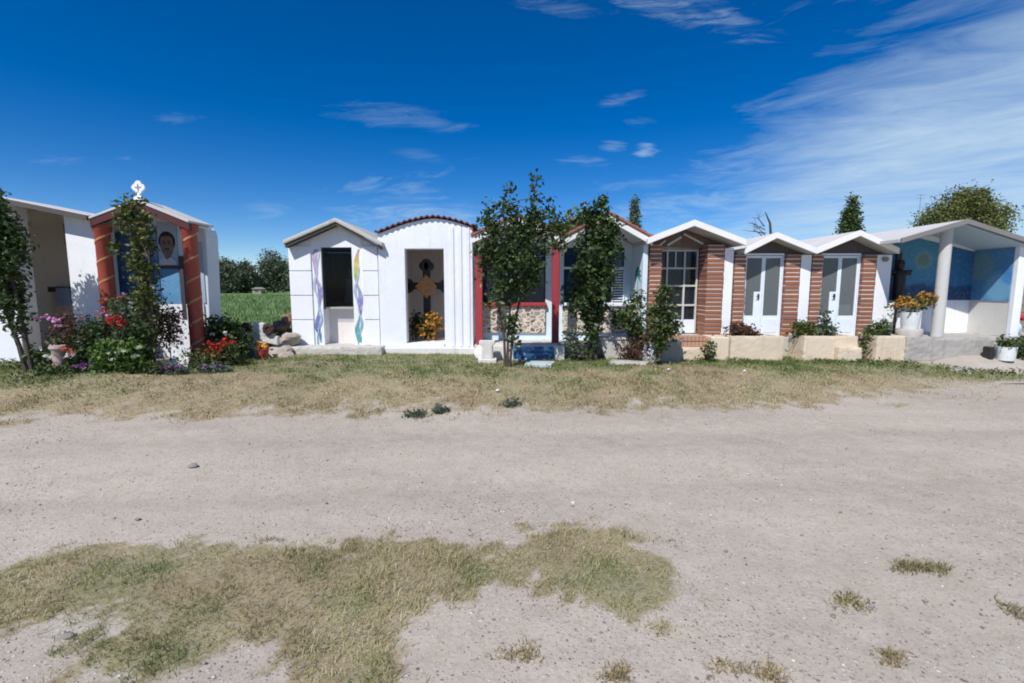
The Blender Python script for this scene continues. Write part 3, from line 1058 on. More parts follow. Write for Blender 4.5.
# white cross medallion standing on the ridge
T = thing('cross_finial', 'small white four-lobed cross medallion standing on the red gable ridge', 'cross', (-6.30, 8.34, 3.07))
mb = MB()
mb.lathe((-6.30, 8.34), [(.10, 3.05), (.075, 3.10), (.03, 3.13), (.025, 3.16)], 10)
mb.build('foot', WHITE, T)
mb = MB()
pts = []
for i in range(64):
    th = 2 * math.pi * i / 64
    r_ = .092 + .022 * abs(math.cos(2 * th)) ** .6 - .012 * abs(math.sin(2 * th))
    pts.append((-6.30 + r_ * math.cos(th), 3.265 + r_ * math.sin(th)))
mb.prism(pts, 8.325, 8.355)
mb.build('medallion', WHITE, T, bevel=.005)
mb = MB()
mb.box(-6.308, -6.292, 8.318, 8.3245, 3.21, 3.32)
mb.box(-6.348, -6.252, 8.3185, 8.3242, 3.258, 3.274)
mb.build('painted_cross', m_plain('grey_brown_paint', (.30, .24, .23), .7), T)

# --- white block chapel with painted ribbons ---------------------------------------------
T = thing('block_chapel', 'small white chapel of large grooved blocks with rainbow ribbons painted beside its dark opening', 'chapel', (-3.63, 10.8, .2))
Y = 9.9
x0, x1, xo0, xo1 = -4.55, -2.74, -3.90, -3.27
mb = MB()
mb.prism([(xo0, .4), (xo0, 2.40), (xo1, 2.40), (xo1, .4), (-3.06, .4), (-3.06, 2.6), (-3.52, 2.83), (-4.10, 2.60), (-4.10, .4)], Y + .03, Y + .18)
mb.prism([(-4.10, .4), (-4.10, 2.58), (x0, 2.40), (x0, .4)], Y + .05, Y + .18)
mb.prism([(-3.06, .4), (-3.06, 2.60), (x1, 2.44), (x1, .4)], Y + .05, Y + .18)
mb.build('front_wall', WHITE, T)
for (a, b) in ((x0, -4.10), (-3.06, x1)):
    mb = MB()
    zs = [.40, .93, 1.43, 1.93, 2.42]
    for k in range(4):
        zt = zs[k + 1] - .014 if k < 3 else 2.42
        mb.box(a, b, Y, Y + .052, zs[k], zt)
    mb.build('block_pilaster', WHITE, T, bevel=.006)
mb = MB()
mb.box(x0, x0 + .12, Y + .18, 11.9, .4, 2.42)
mb.box(x1 - .12, x1, Y + .18, 11.9, .4, 2.42)
mb.box(x0 + .12, x1 - .12, 11.78, 11.9, .4, 2.42)
mb.build('outer_wall', WHITE, T)
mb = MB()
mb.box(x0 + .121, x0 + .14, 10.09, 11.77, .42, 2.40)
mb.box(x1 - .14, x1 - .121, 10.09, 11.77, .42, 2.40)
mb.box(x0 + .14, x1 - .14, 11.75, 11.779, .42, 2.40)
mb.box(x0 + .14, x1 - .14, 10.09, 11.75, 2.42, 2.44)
mb.build('dark_lining', DARKIN, T)  # near-black sheets put the unlit room's shade into their colour
mb = MB()
mb.box(xo0 - .15, xo1 + .15, Y + .34, Y + .46, .40, 1.14)
mb.build('lower_panel', CREAMIN, T)
mb = MB()
mb.box(xo0 - .13, xo0, Y + .182, Y + .34, .4, 1.14)
mb.build('jamb', WHITE2, T)
MB().box(xo1, xo1 + .13, Y + .182, Y + .34, .4, 1.14).build('jamb', WHITE2, T)
MB().box(xo0 - .14, xo1 + .14, Y + .184, Y + .46, 1.142, 1.18).build('ledge', CREAMIN, T)
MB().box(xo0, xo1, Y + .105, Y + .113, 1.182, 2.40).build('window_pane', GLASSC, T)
mb = MB()
for xx_ in (xo0 + .012, xo1 - .012):
    mb.box(xx_ - .010, xx_ + .010, Y + .08, Y + .103, 1.14, 2.40)
mb.box(xo0 + .022, xo1 - .022, Y + .08, Y + .103, 2.375, 2.40)
mb.build('window_frame', IRON, T)
roof = gable_roof(-4.56, 2.52, -3.50, 2.96, -2.58, 2.48, .085, 9.70, 12.05).build('roof', CONC_L, T, bevel=.02)
mb = gable_roof(-4.53, 2.43, -3.50, 2.87, -2.62, 2.39, .05, 9.73, 9.9)
mb.build('eave_lining', m_plain('dark_eave_tone', (.06, .05, .045), .9), T)  # near-black strip below the front edge of the roof slab
MB().box(-4.58, -2.62, 9.55, 11.95, .04, .40).build('base_slab', CONC_L, T)
roughen(bpy.data.objects['base_slab'], 7, .03, 8)
def ribbon(name, xc, zlo, zhi, amp, wid, ph, mat, yy_):
    vs, fs = [], []
    n_ = 60
    for i in range(n_ + 1):
        z = zlo + (zhi - zlo) * i / n_
        x = xc + amp * math.sin(z * 5.2 + ph) + .012 * math.sin(z * 13 + ph)
        wv = wid * (.75 + .35 * math.sin(z * 9 + ph * 2))
        vs += [(x - wv, yy_, z), (x + wv, yy_, z), (x - wv, yy_ + .004, z), (x + wv, yy_ + .004, z)]
    for i in range(n_):
        o = 4 * i
        fs += [(o, o + 1, o + 5, o + 4), (o, o + 4, o + 6, o + 2), (o + 1, o + 3, o + 7, o + 5)]
    return MB().add(vs, fs).build(name, mat, T)
def m_ribbon(name, stops):
    m, t, b = new_mat(name)
    s = t.node('ShaderNodeSeparateXYZ')
    t.put(s.inputs[0], objco(t))
    n_ = t.math('ADD', t.mapr(s.outputs[2], .4, 2.4), t.math('MULTIPLY', t.math('SUBTRACT', t.noise(objco(t), 6, 3), .5), .12))
    c = t.ramp(n_, stops)
    worn = t.mapr(t.noise(t.mapping(objco(t), scale=(3, 3, 1)), 9, 6, .7), .50, .66, 0, .75)
    t.put(b.inputs['Base Color'], t.mix(worn, c, (.72, .74, .78)))
    b.inputs['Roughness'].default_value = .6
    return m
RIB1 = m_ribbon('ribbon_paint_violet', [(0, (.10, .22, .42)), (.12, (.05, .12, .36)), (.35, (.16, .20, .45)), (.6, (.25, .22, .42)), (.8, (.34, .26, .42)), (1, (.42, .33, .46))])
RIB2 = m_ribbon('ribbon_paint_rainbow', [(0, (.04, .36, .30)), (.15, (.05, .30, .34)), (.35, (.16, .14, .40)), (.55, (.22, .26, .45)), (.68, (.25, .42, .12)), (.82, (.55, .45, .05)), (.92, (.5, .28, .06)), (1, (.42, .16, .2))])
RIB3 = m_ribbon('ribbon_paint_teal', [(0, (.02, .30, .26)), (.3, (.30, .42, .55)), (.7, (.42, .46, .60)), (1, (.5, .5, .6))])
ribbon('painted_ribbon', -3.99, .45, 2.36, .04, .05, 0.4, RIB1, Y + .024)
ribbon('painted_ribbon', -4.00, .42, 2.30, .05, .024, 2.6, RIB3, Y + .018)
ribbon('painted_ribbon', -3.16, .45, 2.36, .04, .052, 1.2, RIB2, Y + .024)
ribbon('painted_ribbon', -3.17, .42, 2.0, .05, .024, 3.3, RIB3, Y + .018)
s_ = thing('figurine', 'pale figurine standing behind the dark window of the white block chapel', 'figurine', (-3.62, 10.9, 1.25))
mb = MB()
mb.lathe((-3.62, 10.9), [(.17, 1.25), (.16, 1.4), (.11, 1.62), (.12, 1.75), (.06, 1.80)], 12, wob=.05)
mb.build('robe', GREYSTONE, s_, smooth=True)
mb = MB()
mb.lathe((-3.62, 10.9), [(.03, 1.79), (.065, 1.84), (.07, 1.90), (.04, 1.96)], 10)
mb.build('head', GREYSTONE, s_, smooth=True)
tag(MB().box(-4.1, -3.1, 10.7, 11.2, .41, 1.25).build('altar_block', DGREY, None, (-3.6, 10.95, .41)), 'dark altar block inside the white block chapel, under the pale figurine', 'altar')

# --- white chapel with curved gable and cross --------------------------------------------
T = thing('curved_gable_chapel', 'white limewashed chapel with curved gable edged in dark red tile and an open doorway', 'chapel', (-1.72, 10.8, .2))
Y = 9.86
x0, x1, xo0, xo1, z0, zt = -2.715, -.80, -2.17, -1.385, .44, 2.36
top = [(x0, 2.66), (-2.4, 2.78), (-2.1, 2.88), (-1.75, 2.955), (-1.55, 2.97), (-1.3, 2.94), (-1.05, 2.875), (x1, 2.79)]
mb = MB()
mb.prism([(x0, .2), (xo0, .2), (xo0, zt), (xo1, zt), (xo1, .2), (x1, .2)] + top[::-1], Y, Y + .2)
mb.box(xo0, xo1, Y - .03, Y + .2, .2, z0)
mb.build('front_wall', WHITE2, T, bevel=.015)
mb = MB()
for xa in (-1.26, -1.10, -.94):
    mb.box(xa, xa + .085, Y - .018, Y, .37, 2.80)
mb.build('ribs', WHITE2, T, bevel=.012)
mb = MB()
MB().box(x0, x0 + .15, Y + .2, 11.9, .2, 2.6).build('side_wall', WHITE2, T)
mb.box(x1 - .15, x1, Y + .2, 11.9, .2, 2.7)
mb.build('side_wall', WHITE2, T)
MB().box(x0 + .15, x1 - .15, 11.55, 11.7, .2, 2.7).build('back_wall', CREAMIN, T)
mb = MB()
mb.box(xo0 - .3, xo0 - .22, Y + .2, 11.55, .44, 2.5)
mb.box(xo1 + .22, xo1 + .3, Y + .2, 11.55, .44, 2.5)
mb.box(xo0 - .3, xo1 + .3, Y + .2, 11.55, 2.42, 2.5)
mb.build('inner_lining', CREAMIN, T)
MB().box(xo0 - .3, xo1 + .3, Y + .2, 11.55, .2, .435).build('inner_floor', CREAMIN, T)
# corrugated clay tile roof, its scalloped edge shows over the gable
vs, fs, N = [], [], 220
xs_ = np.linspace(x0 - .04, x1 + .05, N)
tx, tz_ = zip(*top)
for i, x in enumerate(xs_):
    zz = float(np.interp(x, tx, tz_)) + .010 + .015 * (1 + math.sin(x * 2 * math.pi / .115))
    for y in (Y - .07, 12.0):
        vs += [(x, y, zz + .028), (x, y, zz)]
for i in range(N - 1):
    a, b = 4 * i, 4 * i + 4
    fs += [(a, b, b + 2, a + 2), (a + 1, a + 3, b + 3, b + 1), (a, a + 1, b + 1, b), (a + 2, b + 2, b + 3, a + 3)]
MB().add(vs, fs).build('tile_roof', DTILE, T)
MB().box(x0 - .02, x1 + .03, Y - .10, Y, .12, .36).build('plinth', WHITEOLD, T, bevel=.02)
# the flowered cross inside
T = thing('flowered_cross', 'dark wooden cross with round lobed ends and an orange diamond of flowers in the doorway', 'cross', (-1.90, 10.75, .44))
cx, cy, cz = -1.90, 10.75, 1.62
mb = MB()
mb.box(cx - .08, cx + .08, cy, cy + .05, .44, 2.02)
mb.box(cx - .40, cx + .40, cy + .002, cy + .048, cz - .075, cz + .075)
for (a, b) in ((0, .44), (-.41, 0), (.41, 0)):
    for (e, f) in ((0, 0), (.055, 0), (-.055, 0), (0, .055), (0, -.055)):
        mb.prism(oval(cx + a + e, cz + b + f, (.105), .105, 14), cy - .01 - .002 * abs(e * 10) - .001 * (f > 0), cy + .06 + .001 * (e > 0))
mb.build('cross_body', DWOOD, T)
mb = MB()
mb.prism([(cx - .25, cz - .02), (cx, cz + .25), (cx + .25, cz - .02), (cx, cz - .28)], cy - .05, cy - .012)
mb.build('diamond_board', WOOD, T, bevel=.01)

# --- red and white house with stone dado (left half) -------------------------------------
YF, YB = 9.62, 10.5
def porch_house(name, label, base, xl, xr, xa, ze, za, cols, rail):
    T_ = thing(name, label, 'chapel', base)
    mb_ = MB()
    mb_.box(xl, xr, YB, YB + .15, .2, .60)
    mb_.box(xl, xl + .10, YB, YB + .15, .6, ze - .12)
    mb_.box(xr - .24, xr, YB, YB + .15, .6, ze - .12)
    mb_.prism([(xl, ze - .12), (xr, ze - .12), (xa, za - .15)], YB, YB + .15)
    mb_.build('back_wall', BLUEWHITE, T_)
    mb_ = MB()
    mb_.box(xl + .102, xr - .242, YB - .05, YB + .14, .60, 1.18)
    mb_.build('stone_dado', MOSAIC, T_, bevel=.01)
    mb_ = MB()
    mb_.box(xl + .08, xr - .22, YB - .10, YB + .13, 1.182, 1.26)
    mb_.build('sill', RED if rail else WHITE, T_, bevel=.01)
    for k, px in enumerate(cols):
        MB().box(px - .07, px + .07, YF, YF + .14, .44, ze - .14).build('red_post', RED, T_, bevel=.012)
    # window behind
    wx0, wx1 = xl + .10, xr - .24
    mb_ = MB()
    nb = 3
    for i in range(nb + 1):
        xx_ = wx0 + (wx1 - wx0) * i / nb
        mb_.box(max(wx0, xx_ - .025), min(wx1, xx_ + .025), YB + .02, YB + .06, 1.262, ze - .12)
    mb_.box(wx0, wx1, YB + .015, YB + .058, 1.98, 2.03)
    fr = mb_.build('window_frame', METALW if not rail else IRON, T_)
    MB().box(wx0, wx1, YB + .068, YB + .076, 1.262, ze - .12).build('window_pane', GLASSB, fr)
    mb_ = MB()
    mb_.box(xl, xl + .1, YB + .15, 12.0, .2, ze - .15)
    mb_.box(xr - .1, xr, YB + .15, 12.0, .2, ze - .15)
    mb_.box(xl + .1, xr - .1, 11.9, 12.0, .2, ze - .15)
    mb_.build('side_wall', BLUEWHITE, T_)
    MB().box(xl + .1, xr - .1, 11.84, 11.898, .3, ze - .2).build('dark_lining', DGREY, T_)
    # roof: slab, white fascia, clay tiles in rows on top
    gable_roof(xl - .02, ze - .05, xa, za - .05, xr + .02, ze - .05, .06, YF - .1, 12.1).build('roof', WHITE, T_)
    gable_roof(xl - .03, ze - .035, xa, za - .035, xr + .03, ze - .035, .13, YF - .16, YF - .102).build('fascia', TRIM, T_, bevel=.006)
    mb_ = MB()
    for (xe, sgn) in ((xl - .04, -1), (xr + .04, 1)):
        slope = (za - ze) / (xa - xe)
        nrow = 6
        for r_ in range(nrow):
            a_ = xe + (xa - xe) * r_ / nrow
            b_ = xe + (xa - xe) * (r_ + 1.15) / nrow if r_ < nrow - 1 else xa
            zq = lambda x: ze + (x - xe) * slope
            mb_.prism([(a_, zq(a_) - .03), (b_, zq(b_) - .03), (b_, zq(b_) + .005), (a_, zq(a_) + .035)], YF - .19, 12.12)
    mb_.build('roof_tiles', TILE, T_, bevel=.008)
    MB().box(xl, xr, YF - .15, YB, .15, .44).build('porch_floor', CONC_L, T_, bevel=.02)
    return T_
TE = porch_house('red_post_chapel', 'chapel with crimson posts and crimson rail over a stone mosaic wall, behind the bushy tree', (.08, 10.6, .2), -.76, .97, .10, 2.60, 2.99, (-.66, .875), True)
TF = porch_house('tiled_chapel', 'clay-tiled chapel with white fascia and a teal palm painted on its side wall', (1.85, 10.6, .2), 1.0, 2.70, 1.87, 2.56, 3.03, (), False)
MB().box(2.60, 2.70, YF + .02, YB, .44, 2.44).build('porch_side_wall', BLUEWHITE, TF, bevel=.01)
# white louvred shutter and painted palm
mb = MB()
mb.box(2.16, 2.185, YB - .035, YB - .002, 1.27, 2.02)
mb.box(2.41, 2.435, YB - .035, YB - .002, 1.27, 2.02)
for k in range(13):
    z = 1.29 + k * .056
    mb.box(2.185, 2.41, YB - .03, YB - .012, z, z + .022)
mb.build('louvre_shutter', METALW, TF)
mb = MB()
py0 = 10.0
mb.prism([(py0 - .012, 1.5), (py0 + .012, 1.5), (py0 + .004, 1.86), (py0 - .006, 1.86)], 2.594, 2.599, axis='x')
for k in range(9):
    th = R(-25 + k * 29)
    dy_, dz_ = math.cos(th), math.sin(th)
    ox, oz = -dz_, dy_
    L = .27
    e = (py0 + dy_ * L, 1.86 + dz_ * L * .8 - .05)
    m_ = (py0 + dy_ * L * .5, 1.86 + dz_ * L * .5)
    mb.prism([(py0, 1.855), (m_[0] + ox * .028, m_[1] + oz * .028), e, (m_[0] - ox * .028, m_[1] - oz * .028)], 2.5935 - .0006 * k, 2.5988, axis='x')
mb.build('painted_palm', m_plain('teal_paint', (.02, .20, .20), .7), TF)

# --- brick-striped chapel with arched window ---------------------------------------------
YF = 9.6
T = thing('arched_window_chapel', 'brick-striped chapel with white roof and a white grid window under its gable', 'chapel', (3.5, 10.5, .2))
brick_column('brick_pier', 2.72, 2.97, YF, YF + .52, .62, 2.42, T, 1)
brick_column('brick_pier', 3.86, 4.20, YF, YF + .52, .62, 2.42, T, 2)
mb = MB()
mb.box(4.203, 4.385, YF + .012, YF + .35, .4, 2.36)
mb.build('white_pier', WHITE, T, bevel=.01)
YW = YF + .40
mb = MB()
mb.prism([(2.72, 2.425), (4.38, 2.365), (4.38, 2.41), (3.47, 2.745), (2.72, 2.455)], YW - .12, YW - .06)
mb.build('gable_panel', m_stucco('brown_gable_panel', (.16, .10, .08)), T)
mb = MB()
def bar(mb_, a, b, wd, y0_, y1_):
    d = Vector((b[0] - a[0], b[1] - a[1])).normalized()
    nx_, nz_ = -d.y * wd, d.x * wd
    mb_.prism([(a[0] - nx_, a[1] - nz_), (b[0] - nx_, b[1] - nz_), (b[0] + nx_, b[1] + nz_), (a[0] + nx_, a[1] + nz_)], y0_, y1_)
bar(mb, (3.14, 2.43), (3.42, 2.60), .02, YW - .15, YW - .122)
mb.build('fan_bar', FRAMEG, T)
mb = MB()
bar(mb, (3.46, 2.66), (3.86, 2.46), .018, YW - .154, YW - .126)
mb.build('fan_bar', FRAMEG, T)
mb = MB()
bar(mb, (2.99, 2.44), (3.10, 2.53), .015, YW - .146, YW - .1215)
mb.build('fan_bar', FRAMEG, T)
mb = MB()
for xx_ in (2.99, 3.20, 3.56, 3.82):
    mb.box(xx_ - .017, xx_ + .017, YW, YW + .05, .64, 2.36)
mb.box(3.36, 3.385, YW + .008, YW + .045, 2.0, 2.36)
for zz in (2.34, 1.98, 1.62, 1.22):
    mb.box(2.97, 3.84, YW + .003, YW + .047, zz - .018, zz + .018)
mb.box(2.97, 3.86, YW + .06, YW + .10, 2.34, 2.44)
fr = mb.build('window_frame', FRAMEG, T, bevel=.004)
MB().box(2.97, 3.84, YW + .052, YW + .058, .90, 2.36).build('window_pane', GLASSD, fr)
MB().box(2.975, 3.838, YW + .01, YW + .042, .64, .92).build('lower_panel', METALW, fr)
CURT = m_stucco('brown_curtain', (.24, .15, .11), amt=.5, scale=5)
mb = MB()
vs, fs = [], []
for i in range(49):
    x = 2.99 + .82 * i / 48
    y = YW + .16 + .025 * math.sin(i * 1.35)
    vs += [(x, y, .7), (x, y, 2.36)]
for i in range(48):
    fs.append((2 * i, 2 * i + 1, 2 * i + 3, 2 * i + 2))
mb.add(vs, fs).build('curtain', CURT, T)
mb = MB()
mb.box(2.72, 2.85, YF + .52, 11.7, .4, 2.42)
mb.box(4.22, 4.38, YF + .35, 11.7, .4, 2.36)
mb.box(2.85, 4.22, 11.6, 11.7, .4, 2.36)
mb.build('outer_wall', WHITE, T)
gable_roof(2.60, 2.52, 3.47, 2.86, 4.47, 2.49, .10, YF - .24, 11.8).build('roof', ROOFTOP, T, bevel=.01)
gable_roof(2.59, 2.528, 3.47, 2.868, 4.48, 2.498, .118, YF - .29, YF - .242).build('fascia', TRIM, T, bevel=.006)
MB().box(2.66, 4.40, YF - .1, 11.7, .2, .62).build('floor_slab', CONC_L, T, bevel=.01)

def door_chapel(name, label, base, xL, b0, d0, d1, b1, xR, xa, ze, za, xe0, xe1, seed, note, blue):
    T_ = thing(name, label, 'chapel', base)
    zf = .60
    brick_column('brick_pier', xL + .004, d0 - .004, YF, YF + .3, zf, ze - .10, T_, seed)
    brick_column('brick_pier', d1 + .004, b1 - .004, YF, YF + .3, zf, ze - .10, T_, seed + 1)
    mb_ = MB()
    mb_.box(b1, xR - .004, YF + .01, YF + .3, .35, ze - .10)
    mb_.build('white_pier', WHITE, T_, bevel=.01)
    mb_ = MB()
    mb_.prism([(xL + .01, 2.234), (xR - .015, 2.234), (xR - .015, ze - .085), (xa, za - .097), (xL + .01, ze - .085)], YF + .12, YF + .2)
    mb_.build('gable_panel', DGREY, T_)
    yd = YF + .10
    xm = (d0 + d1) / 2
    mb_ = MB()
    mb_.box(d0, d0 + .018, yd - .02, yd + .05, zf, 2.262)
    mb_.box(d1 - .018, d1, yd - .02, yd + .05, zf, 2.262)
    mb_.box(d0 + .018, d1 - .018, yd - .019, yd + .049, 2.225, 2.262)
    mb_.build('door_frame', METALW, T_, bevel=.004)
    for k, (a, b) in enumerate(((d0 + .021, xm - .003), (xm + .003, d1 - .021))):
        mb_ = MB()
        hz = 1.02
        mb_.box(a, b, yd, yd + .035, zf + .02, hz)                     # solid lower panel
        st = .056
        mb_.box(a, a + st * .6, yd, yd + .035, hz, 2.215)
        mb_.box(b - st * .6, b, yd, yd + .035, hz, 2.215)
        mb_.box(a + st * .6, b - st * .6, yd, yd + .035, 2.17, 2.215)
        if k == 0:
            mb_.box(b - .16, b - st * .6, yd + .002, yd + .033, hz, 1.50)   # raised lock panel
        mb_.box(a + .05, b - .05, yd - .008, yd, zf + .08, hz - .06)
        lf = mb_.build('door_leaf', METALW, T_, bevel=.004)
        MB().box(a + st * .6, b - st * .6, yd + .012, yd + .02, hz, 2.17).build('door_pane', GLASSG, lf)
        if k == 0:
            mb2 = MB()
            mb2.box(b - .09, b - .06, yd - .022, yd, 1.36, 1.46)
            mb2.tube([(b - .075, yd - .02, 1.41), (b - .075, yd - .05, 1.41), (b - .14, yd - .05, 1.41)], .008, 6)
            mb2.build('door_handle', IRON, lf)
    mb_ = MB()
    mb_.box(xL + .02, xL + .1, YF + .3, 11.6, .35, ze - .1)
    mb_.build('outer_wall', WHITE, T_)
    mb_ = MB()
    mb_.box(xR - .1, xR - .006, YF + .3, 11.6, .35, ze - .1)
    mb_.build('outer_wall', WHITE, T_)
    MB().box(xL + .1, xR - .1, 11.2, 11.3, .35, ze).build('back_wall', GREYIN, T_)
    mb_ = MB()
    mb_.box(xL + .11, xR - .11, 10.6, 11.19, zf, 1.35)
    mb_.build('altar_block', GREYIN, T_)
    gable_roof(xe0, ze, xa, za, xe1, ze, .09, YF - .2, 11.7).build('roof', ROOFTOP, T_, bevel=.01)
    gable_roof(xe0 - .003, ze + .008, xa, za + .008, xe1 + .003, ze + .008, .11, YF - .25, YF - .202).build('fascia', TRIM, T_, bevel=.006)
    MB().box(xL, xR - .01, YF - .12, 11.6, .2, zf).build('floor_slab', CONC_L, T_, bevel=.01)
    return T_
door_chapel('glass_door_chapel', 'brick-striped chapel with white double glass doors, standing next to the grid-window chapel', (5.1, 10.5, .2), 4.40, 4.64, 4.64, 5.42, 5.72, 5.93, 5.08, 2.33, 2.63, 4.485, 5.855, 11, 0, 1)
door_chapel('end_door_chapel', 'brick-striped chapel with white glass doors and a wide white corner pier, beside the blue pavilion', (6.7, 10.5, .2), 5.935, 6.16, 6.16, 6.95, 7.22, 7.52, 6.67, 2.33, 2.67, 5.862, 7.44, 21, 1, 0)
# things seen through the doors
mb = MB()
for k in range(7):
    mb.rock((5.25 + random.uniform(-.07, .07), 10.62, 1.72 + random.uniform(-.09, .09)), (.06, .05, .06), 0, k)
t_ = mb.build('blue_wreath', m_plain('blue_cloth', (.02, .08, .35), .7), None, (5.25, 10.62, 1.6))
tag(t_, 'blue cloth wreath on the altar behind the right leaf of the left glass doors', 'wreath')
mb = MB()
for k in range(6):
    mb.rock((4.83 + random.uniform(-.09, .09), 10.7, 1.47 + random.uniform(-.05, .08)), (.06, .05, .06), 0, 40 + k)
tag(mb.build('red_bouquet', m_plain('dull_red_cloth', (.25, .05, .03), .7), None, (4.83, 10.7, 1.35)), 'dull red bouquet on the altar behind the left leaf of the left glass doors', 'bouquet')
tag(MB().box(6.62, 6.9, 9.79, 9.80, 1.04, 1.24).build('white_notice', PLASTICW, None, (6.76, 9.79, 1.04)), 'white card standing behind the glass of the end chapel door', 'card')

# --- open blue pavilion ------------------------------------------------------------------
T = thing('blue_pavilion', 'open concrete-roofed pavilion with one round white column and a blue painted mural', 'pavilion', (8.4, 9.4, .2))
MUR_J = m_mural_blue('sky_mural', (.022, .12, .27), (.03, .16, .31), [(0, 8.15, 2.15, .75, (.06, .25, .38), .8), (0, 8.34, 2.14, .24, (.20, .29, .22), .6), (0, 8.34, 2.14, .15, (.11, .16, .08), .6)], 1.5, (1.62, (.018, .05, .13)))
MUR_R = m_mural_blue('side_sky_mural', (.06, .20, .38), (.09, .26, .44), [(1, 9.72, 2.0, .36, (.20, .30, .24), .6), (1, 9.3, 1.6, .35, (.16, .38, .56), .8), (1, 9.12, 1.8, .2, (.03, .20, .50), .7)], 1.8)
mb = MB()
mb.prism([(7.53, .3), (9.50, .3), (9.50, 2.36), (8.2, 2.70), (7.53, 2.46)], 9.87, 10.0)
mb.build('back_wall', WHITE, T)
MB().prism([(7.60, 1.33), (9.37, 1.33), (9.37, 2.30), (8.1, 2.60), (7.60, 2.42)], 9.852, 9.87).build('sky_mural', MUR_J, T)
mb = MB()
mb.prism([(9.08, .66), (9.868, .66), (9.868, 2.38), (9.08, 2.36)], 9.38, 9.50, axis='x')
mb.build('side_wall', m_stucco('shaded_white_plaster', (.62, .60, .56), amt=.4), T)  # white plaster greyed: this wall's weaker light is put into its colour
MB().prism([(9.085, 1.33), (9.85, 1.33), (9.85, 2.33), (9.085, 2.33)], 9.364, 9.38, axis='x').build('side_mural', MUR_R, T)
MB().box(9.37, 9.52, 8.98, 9.078, .66, 2.36).build('corner_post', WHITE, T, bevel=.012)
mb = MB()
mb.lathe((8.09, 9.1), [(.098, .66), (.097, 1.2), (.095, 2.0), (.094, 2.68)], 24)
mb.build('column', m_stucco('column_plaster', (.52, .52, .50), amt=.6), T, smooth=True)
gable_roof(7.04, 2.47, 8.20, 2.81, 9.76, 2.33, .075, 8.86, 11.7).build('roof', ROOFTOP, T, bevel=.012)
gable_roof(7.04, 2.475, 8.20, 2.815, 9.77, 2.335, .09, 8.81, 8.858).build('fascia', DCONC, T, bevel=.006)
gable_roof(7.56, 2.535, 8.20, 2.725, 9.60, 2.29, .02, 8.87, 9.86).build('ceiling_slab', m_stucco('pale_blue_ceiling', (.42, .56, .66), amt=.2), T)
MB().box(7.42, 11.3, 8.98, 11.7, .16, .66).build('platform', m_stucco('rough_platform', (.40, .375, .345), dirt=(.2, .18, .16), amt=.9, bump=1.0, scale=2.5), T)
roughen(bpy.data.objects['platform'], 7, .03, 3)
MB().box(7.52, 7.64, 9.60, 9.86, .66, 1.31).build('side_block', WHITE, T, bevel=.01)
# dark wooden crucifix against the mural
T = thing('crucifix', 'dark carved crucifix standing against the blue mural behind the marigolds', 'crucifix', (7.72, 9.76, .66))
mb = MB()
mb.box(7.70, 7.80, 9.72, 9.78, .66, 2.28)
mb.box(7.53, 8.02, 9.722, 9.778, 1.83, 1.93)
mb.build('cross_body', DWOOD, T, bevel=.01)
mb = MB()
mb.lathe((7.75, 9.67), [(.05, 1.2), (.075, 1.45), (.09, 1.75), (.10, 1.88), (.04, 1.95), (.06, 2.0), (.065, 2.08), (.03, 2.13)], 12, wob=.06)
mb.tube([(7.75, 9.67, 1.87), (7.6, 9.69, 1.9), (7.54, 9.7, 1.92)], [.035, .028, .02], 8)
mb.tube([(7.75, 9.67, 1.87), (7.9, 9.69, 1.9), (8.0, 9.7, 1.92)], [.035, .028, .02], 8)
mb.build('carved_figure', DWOOD, T, smooth=True)

# rough concrete apron sloping down from the pavilion platform
ax_, ay_ = np.linspace(7.5, 13.5, 90), np.linspace(7.75, 9.0, 40)
AX, AY = np.meshgrid(ax_, ay_)
az_ = .185 + .13 * sstep(8.4, 9.0, AY) * sstep(7.7, 8.6, AX) + .05 * (fbm(AX, AY, 2.2, 9, 4) - .5) - .16 * (1 - sstep(8.25, 8.6, AY + .5 * (fbm(AX, AY, 1.3, 6, 3) - .5))) - .10 * (1 - sstep(7.5, 8.1, AX))
ii = (np.arange(39)[:, None] * 90 + np.arange(89)[None, :]).ravel()
ap = fast_mesh('concrete_apron', np.stack([AX.ravel(), AY.ravel(), az_.ravel()], 1), np.stack([ii, ii + 1, ii + 91, ii + 90], 1), m_stucco('rough_concrete', (.40, .355, .305), dirt=(.24, .20, .17), amt=.8, bump=.8, scale=3), smooth=True)
ap['kind'] = 'structure'
# bare brick wall beyond the pavilion
rg_ = random.Random(4)
mb = MB()
mb.box(10.02, 12.0, 10.02, 10.18, .3, 2.15, 1)
for r_ in range(12):
    x = 10.0 - (.2 if r_ % 2 else 0)
    while x < 12:
        mb.box(max(10.0, x), min(12.0, x + .37), 10.0 + rg_.uniform(0, .006), 10.17, .31 + r_ * .153, .31 + r_ * .153 + .135, 0)
        x += .39
tag(mb.build('block_wall', [m_stucco('grey_brown_block', (.25, .20, .17), amt=.6, scale=4), CONC], None, (11, 10.1, .3)), 'grey-brown block wall beyond the blue pavilion at the right edge', 'wall')

